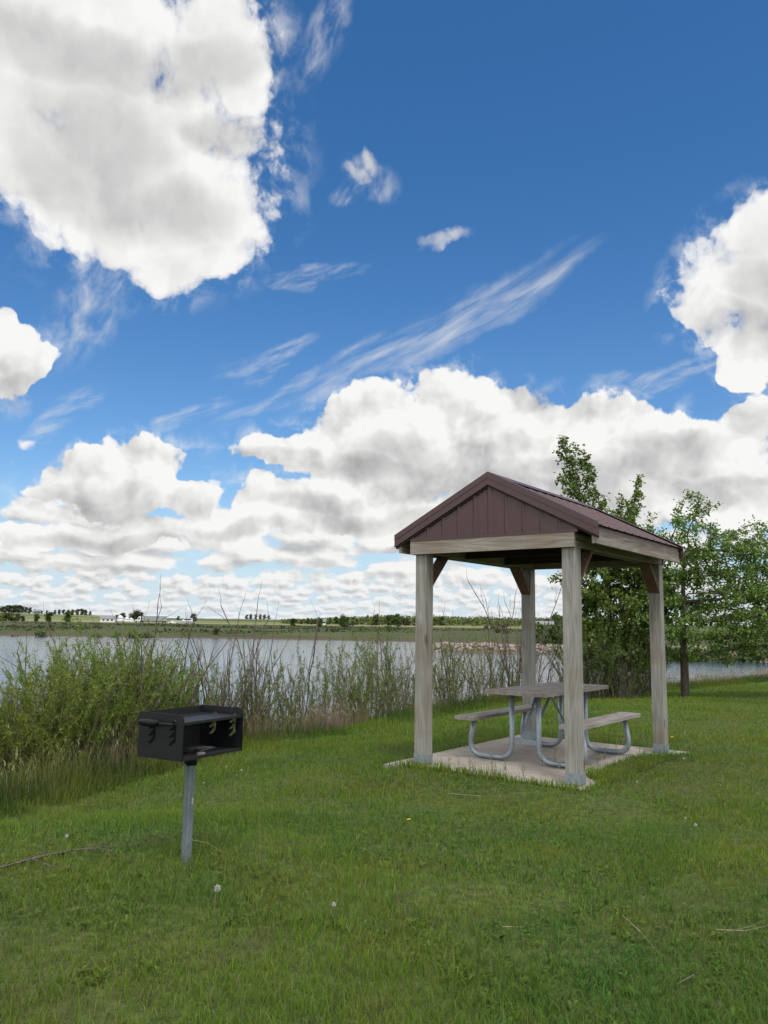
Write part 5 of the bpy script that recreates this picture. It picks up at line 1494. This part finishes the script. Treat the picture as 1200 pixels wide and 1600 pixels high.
def build_far_things():
    x, y, z, rz = place(236, 512)
    t = empty('semi_truck', (x, y, z + 0.1), rz); tag(t, 'white semi truck with a long grey box trailer parked across the lake', 'truck')
    m = MB(); m.box((-5.4, -1.3, 1.15), (9.2, 1.3, 4.15)).bevel(0.04); m.build('trailer', MAT['trailer_grey'], t)
    m = MB(); m.quad_prism([(-9.6, -1.2, 0.7), (-6.0, -1.2, 0.7), (-6.0, -1.2, 4.0), (-6.9, -1.2, 3.9), (-7.9, -1.2, 2.9), (-8.1, -1.2, 2.0), (-9.5, -1.2, 1.8)], (0, 2.4, 0)).bevel(0.08); c = m.build('cab', MAT['white_paint'], t)
    m = MB(); m.box((-7.6, -1.23, 2.0), (-6.6, -1.205, 2.9)); m.build('side_window', MAT['dark_glass'], c)
    m = MB(); m.box((-9.2, -0.5, 0.75), (9.0, 0.5, 1.12)); m.build('chassis', MAT['tyre'], t)
    wheels(t, (-8.6, -6.2, -5.0, 7.0, 8.3), 1.1)
    # white conical bins and a shed by the farmyard
    for u, s in ((176, 1.0), (188, 1.1), (198, .9), (205, .75)):
        x, y, z, rz = place(u, 560); b = empty('grain_bin', (x, y, z), rz); b.scale = (s, s, s); tag(b, 'white conical roofed grain bin in the farmyard left of the truck', 'grain bin', 'white bins in the farmyard')
        m = MB(); m.tube([(0, 0, 0), (0, 0, 2.2)], 2.4, 20); m.build('wall', MAT['white_paint'], b)
        m = MB(); m.tube([(0, 0, 2.2), (0, 0, 4.2)], [2.55, 0.3], 20); m.build('roof', MAT['white_paint'], b)
    def house(name, u, d, w, dp, h, rh, wall, roof, label, cat):
        x, y, z, rz = place(u, d); b = empty(name, (x, y, z - 0.2), rz); tag(b, label, cat)
        m = MB(); m.box((-w / 2, -dp / 2, 0), (w / 2, dp / 2, h)); wl = m.build('wall', MAT[wall], b)
        m = MB(); m.quad_prism([(-w / 2 - .5, -dp / 2 - .5, h), (-w / 2 - .5, dp / 2 + .5, h), (-w / 2 - .5, 0, h + rh)], (w + 1, 0, 0)); m.build('roof', MAT[roof], b)
        for k in (-0.28, 0.02, 0.3):
            m = MB(); m.box((k * w - .6, -dp / 2 - .05, h * .4), (k * w + .6, -dp / 2 - .01, h * .8)); m.build('window', MAT['dark_glass'], b)
    house('shed', 168, 560, 9, 7, 2.6, 2.0, 'white_paint', 'grey_roof', 'small white shed with a grey roof left of the grain bins', 'shed')
    house('barn', 57, 1250, 9, 8, 4.0, 2.5, 'grey_roof', 'grey_roof', 'small grey barn between the dark trees on the far left rise', 'barn')
    house('bungalow', 849, 395, 9, 7, 2.5, 1.6, 'tan_wall', 'grey_roof', 'low bungalow with a grey roof seen between the back left and front right posts', 'house')
    house('farmhouse', 566, 800, 11, 8, 4.5, 3.0, 'white_paint', 'grey_roof', 'pale roofed farmhouse half hidden in the far wood', 'house')
    house('hut', 505, 650, 4, 4, 3.4, 1.4, 'white_paint', 'grey_roof', 'little white hut in front of the far wood', 'hut')
    # boat on the far bank
    x, y, z, rz = place(290, 400); b = empty('motor_boat', (x, y, z + 0.3), rz); tag(b, 'long white motor boat parked on the far bank right of the truck', 'boat')
    m = MB(); rows = []
    for f, hw, z0, z1 in ((-6, .15, 1.0, 1.5), (-4, .9, .3, 1.35), (0, 1.2, .1, 1.2), (5, 1.1, .2, 1.15)):
        rows.append([m.b.verts.new(p) for p in ((f, -hw, z1), (f, -hw * .6, z0), (f, hw * .6, z0), (f, hw, z1))])
    for p, q in zip(rows, rows[1:]):
        for k in range(4): m.b.faces.new((p[k], p[(k + 1) % 4], q[(k + 1) % 4], q[k]))
    m.b.faces.new(rows[0]); m.b.faces.new(rows[-1][::-1]); m.build('hull', MAT['white_paint'], b)
    m = MB(); m.quad_prism([(-2.0, -.85, 1.2), (3.4, -.85, 1.2), (3.1, -.85, 2.6), (-.6, -.85, 2.6)], (0, 1.7, 0)).bevel(.05); c = m.build('cabin', MAT['white_paint'], b)
    m = MB(); m.box((-.7, -.88, 1.75), (2.6, -.86, 2.35)); m.build('cabin_window', MAT['dark_glass'], c)
    x, y, z, rz = place(272, 410); b = empty('white_van', (x, y, z), rz); tag(b, 'low white van parked left of the boat across the lake', 'van')
    m = MB(); m.quad_prism([(-2.6, -.95, .35), (2.6, -.95, .35), (2.6, -.95, 1.7), (-1.2, -.95, 1.75), (-1.9, -.95, 1.1), (-2.6, -.95, 1.0)], (0, 1.9, 0)).bevel(.08); m.build('body', MAT['white_paint'], b); wheels(b, (-1.7, 1.7), .85, .35)
    x, y, z, rz = place(547, 470); b = empty('dark_car', (x, y, z), rz); tag(b, 'dark car on the far road in front of the wood', 'car')
    m = MB(); m.quad_prism([(-2.6, -.9, .3), (2.6, -.9, .3), (2.6, -.9, .95), (1.7, -.9, 1.0), (1.1, -.9, 1.6), (-1.0, -.9, 1.6), (-1.7, -.9, 1.0), (-2.6, -.9, .9)], (0, 1.8, 0)).bevel(.08); m.build('body', MAT['dark_glass'], b); wheels(b, (-1.6, 1.6), .8, .34)
    for u, d, lab in ((760, 360, 'dark round hay bale lying left of the other on the far field'), (770, 352, 'dark round hay bale lying right of the other on the far field')):
        x, y, z, rz = place(u, d); m = MB(); m.tube([(-.9, 0, .75), (.9, 0, .75)], .85, 20, True).bevel(.06); o = m.build('hay_bale', MAT['dark_hay'], None, (x, y, z)); o.rotation_euler.z = rz; tag(o, lab, 'hay bale', 'hay bales on the far field')
    # stones of the gravel spit
    rng = random.Random(4); src = []
    for k in range(5):
        bm = bmesh.new(); bmesh.ops.create_icosphere(bm, subdivisions=2, radius=1.0)
        for v in bm.verts: v.co *= 0.75 + 0.5 * float(fbm(np.array([v.co.x * 1.3 + k * 7]), np.array([v.co.y * 1.3 + v.co.z]), 3, k)[0])
        t = bpy.data.meshes.new('stone'); bm.to_mesh(t); bm.free(); src.append(t)
    bmall = bmesh.new()
    for k in range(520):
        x = rng.uniform(4.5, 36); tt = min(1, max(0, (x - 5) / 26)); y = 80.5 - 6.5 * tt - rng.uniform(0.3, 3.6); zz = hz(x, y)
        if zz < WATER - 0.15: continue
        s = rng.uniform(0.10, 0.30); n0 = len(bmall.verts); bmall.from_mesh(src[k % 5]); bmall.verts.ensure_lookup_table()
        M = Matrix.LocRotScale((x, y, zz + s * 0.2), Matrix.Rotation(rng.uniform(0, 6), 3, 'Z'), (s * rng.uniform(1, 1.7), s * rng.uniform(.8, 1.2), s * .8))
        bmesh.ops.transform(bmall, matrix=M, verts=bmall.verts[n0:])
    me = bpy.data.meshes.new('shore_stones'); bmall.to_mesh(me); bmall.free()
    m, nt, b = new_mat('stone'); c = objco(nt); n1 = noise(nt, c, 1.6, 3.0, 0.6); setc(nt, b, 'Base Color', mixc(nt, n1.map(0.3, 0.7), (0.12, 0.10, 0.085), (0.34, 0.28, 0.235))); setc(nt, b, 'Roughness', 0.9)
    o = link('shore_stones', me, m); tag(o, 'brown stones covering the low spit in the lake', 'stones', kind='stuff')


build_far_things()
# ------------------------------------------------------------------ small things in the grass
paint('seed_fluff', (0.50, 0.51, 0.48), 0.95, 0, 0.1); paint('stem_green', (0.10, 0.13, 0.05), 0.7); paint('petal_yellow', (0.72, 0.50, 0.02), 0.7, 0, 0.2)


def ground_at(u, v, z0=0.0):
    z = z0
    for _ in range(6):
        p = atz(u, v, z); z = hz(p[0], p[1])
    return p


def build_small():
    rng = random.Random(9); nr = np.random.default_rng(12)
    def clock_mesh():
        segs = []; P = []
        for k in range(150):
            v = nr.normal(0, 1, 3); v /= np.linalg.norm(v); segs.append((0, 0, 0, .0006, *(v * .017), .0004)); P.append(v * .0185)
        V, F = tubes(segs, 3)
        P = np.array(P); n = len(P); V2, F2, _ = leaves(np.repeat(P, 2, 0), nr.normal(0, 1, (2 * n, 3)), np.full(2 * n, .0045), np.full(2 * n, .0022), np.ones((2 * n, 3)), nr, 0)
        return np_mesh('seed_head', np.concatenate([V, V2]), [F, F2 + len(V)])
    head = clock_mesh(); head.materials.append(MAT['seed_fluff'])
    m = MB()
    for k in range(34):
        a = k * 2.399; r = .004 + .013 * (k / 34) ** .5; d = Vector((math.cos(a), math.sin(a), 0)); q = d * r + Vector((0, 0, .010 - r * .25))
        m.bar(q - d * .006, q + d * .006, .0035, .0012)
    flower = m.mesh('flower_head'); flower.materials.append(MAT['petal_yellow'])
    def dandelion(u, v, kind, label, h):
        p = ground_at(u, v + h * 1247 / max(2.5, ground_at(u, v)[1]))
        e = empty('dandelion', (p[0], p[1], hz(p[0], p[1])), rng.uniform(0, 6)); tag(e, label, 'dandelion', 'dandelion seed heads in the lawn' if kind else 'yellow dandelions in the lawn')
        b = rng.uniform(-.02, .02); mm = MB(); mm.tube(fillet([(0, 0, -.02), (b, 0, h * .5), (b * 1.4, b, h)], .05, 4), .0016, 6); mm.build('stem', MAT['stem_green'], e)
        o = link('seed_head' if kind else 'flower_head', head if kind else flower, None, e, (b * 1.4, b, h + (.004 if kind else 0))); o.scale = (kind and (.82 if u == 331 else rng.uniform(.42, .62)) or .8,) * 3; o.rotation_euler = (rng.uniform(-.5, .5), rng.uniform(-.5, .5), rng.uniform(0, 6))
    for u, v, lab in [(331, 1394, 'big white dandelion seed head in front of the grill post'), (101, 1314, 'white dandelion seed head left of the fallen branch'), (353, 1200, 'white dandelion seed head right behind the grill, the left of two'), (377, 1206, 'white dandelion seed head right behind the grill, the right of two'),
                      (313, 1226, 'small white dandelion seed head beside the grill post'), (1066, 1281, 'white dandelion seed head right of the pad, the upper left of two'), (1094, 1293, 'white dandelion seed head right of the pad, the lower right of two'), (529, 1417, 'white dandelion seed head in the coarse grass right of the grill'),
                      (1068, 1188, 'white dandelion seed head at the right corner of the pad'), (728, 1160, 'white dandelion seed head at the back edge of the pad under the bench'), (1073, 1147, 'white dandelion seed head right of the back right post'), (998, 1224, 'white dandelion seed head in front of the pad near its right corner')]:
        dandelion(u, v, 1, lab, rng.uniform(.07, .13))
    for u, v, lab in [(258, 1216, 'yellow dandelion left of the grill post'), (1052, 1153, 'yellow dandelion beside the back right post'), (962, 1180, 'yellow flower standing before the right bench'), (805, 1212, 'yellow dandelion at the front edge of the pad'), (642, 1288, 'yellow dandelion in the lawn left of the pad corner'), (178, 1183, 'yellow flower at the foot of the willows left of the grill')]:
        dandelion(u, v, 0, lab, rng.uniform(.10, .16))
    # fallen branch at the left, forked
    def stick(name, pix, r0, label, cat, forks=(), mat='grey_twig', group=None, lift=.035):
        pts = []
        for u, v in pix: p = ground_at(u, v); pts.append(Vector((p[0], p[1], hz(p[0], p[1]) + lift)))
        base = pts[0].copy(); m = MB(); n = len(pts); m.tube([p - base for p in fillet(pts, .12, 3)], [r0 * (1 - .75 * i / (len(fillet(pts, .12, 3)) - 1)) for i in range(len(fillet(pts, .12, 3)))], 7)
        o = m.build(name, MAT[mat], None, base); tag(o, label, cat, group)
        for f in forks:
            q = []
            for u, v in f: p = ground_at(u, v); q.append(Vector((p[0], p[1], hz(p[0], p[1]) + lift + .005)) - base)
            mm = MB(); mm.tube(fillet(q, .08, 3), [r0 * .45 * (1 - .7 * i / (len(fillet(q, .08, 3)) - 1)) for i in range(len(fillet(q, .08, 3)))], 6); mm.build('side_twig', MAT[mat], o)
    stick('fallen_branch', [(-60, 1378), (0, 1366), (60, 1349), (120, 1337), (165, 1333), (208, 1329), (262, 1319)], .0075, 'long forked dry branch lying in the grass left of the grill', 'branch',
          [[(45, 1352), (80, 1366), (125, 1370)], [(110, 1339), (165, 1337), (190, 1350), (214, 1360)], [(30, 1357), (70, 1341), (95, 1333)], [(140, 1335), (170, 1326), (195, 1316)], [(200, 1330), (225, 1318), (240, 1296)]])
    stick('dry_stalk', [(296, 1321), (325, 1327), (345, 1340)], .004, 'thin pale stalk lying right behind the grill post', 'stalk', mat='dry_stalk')
    stick('dry_stalk', [(973, 1454), (1000, 1480), (1025, 1510)], .003, 'straight pale straw lying in the lawn at the lower right', 'stalk', mat='dry_stalk', lift=.07)
    stick('dry_stalk', [(700, 1246), (750, 1250), (803, 1251)], .0035, 'long pale straw lying in front of the pad', 'stalk', mat='dry_stalk')
    stick('dry_stalk', [(1120, 1474), (1165, 1476), (1215, 1464)], .003, 'pale twig lying at the right edge of the lawn', 'stalk', [[(1150, 1476), (1175, 1470), (1200, 1458)]], mat='dry_stalk', lift=.06)
    stick('dry_stalk', [(412, 1153), (450, 1160), (486, 1164)], .006, 'pale curved straw lying at the edge of the lawn below the willows', 'stalk', mat='dry_stalk')
    stick('dry_stalk', [(1060, 1563), (1085, 1548), (1097, 1540)], .003, 'short grey twig in the lawn at the lower right', 'stalk', mat='grey_twig', lift=.06)
    stick('dry_stalk', [(786, 1470), (800, 1470), (816, 1470)], .0035, 'short level straw in the middle of the near lawn', 'stalk', mat='dry_stalk', lift=.06)
    # tall weeds rising at the pad's near edge: thin stalks with seed clusters
    pts = [(792, 1222, .26), (735, 1218, .2), (720, 1216, .22), (866, 1226, .3), (848, 1222, .24), (945, 1218, .24), (962, 1212, .30), (975, 1206, .26), (1000, 1200, .28), (1012, 1196, .24), (1040, 1188, .2), (985, 1212, .2), (700, 1214, .18), (770, 1221, .2), (820, 1224, .17), (1052, 1180, .34), (935, 1228, .2)]
    for u, v, h in pts:
        p = ground_at(u, v); e = empty('weed_stalk', (p[0], p[1], max(hz(p[0], p[1]), -.03)), rng.uniform(0, 6)); tag(e, 'thin seedy weed stalk at the edge of the concrete pad', 'weed', 'weed stalks at the edge of the pad')
        b = rng.uniform(-.05, .05); mm = MB(); path = fillet([(0, 0, -.02), (b * .4, 0, h * .6), (b, b * .3, h)], .1, 4); mm.tube(path, .0018, 5)
        for k in range(4):
            f = rng.uniform(.4, .9); q = Vector((b * f * f, b * .3 * f * f, h * f)); mm.tube([q, q + Vector((rng.uniform(-.05, .05), rng.uniform(-.05, .05), rng.uniform(.02, .06)))], .0012, 4)
        mm.build('stem', MAT['stem_green'] if rng.random() < .6 else MAT['dry_stalk'], e)
        P = np.array([[b * f * f + rng.uniform(-.02, .02), b * .3 * f * f + rng.uniform(-.02, .02), h * f] for f in np.linspace(.4, 1.05, 46)])
        V, F, C = leaves(P, nr.normal(0, 1, P.shape), np.full(len(P), .014), np.full(len(P), .006), palette(len(P), [(.13, .12, .05), (.10, .10, .04), (.18, .12, .08)], nr), nr, .1)
        link('seeds', np_mesh('seeds', V, F, colors=C), MAT['leaf'], e)


build_small()
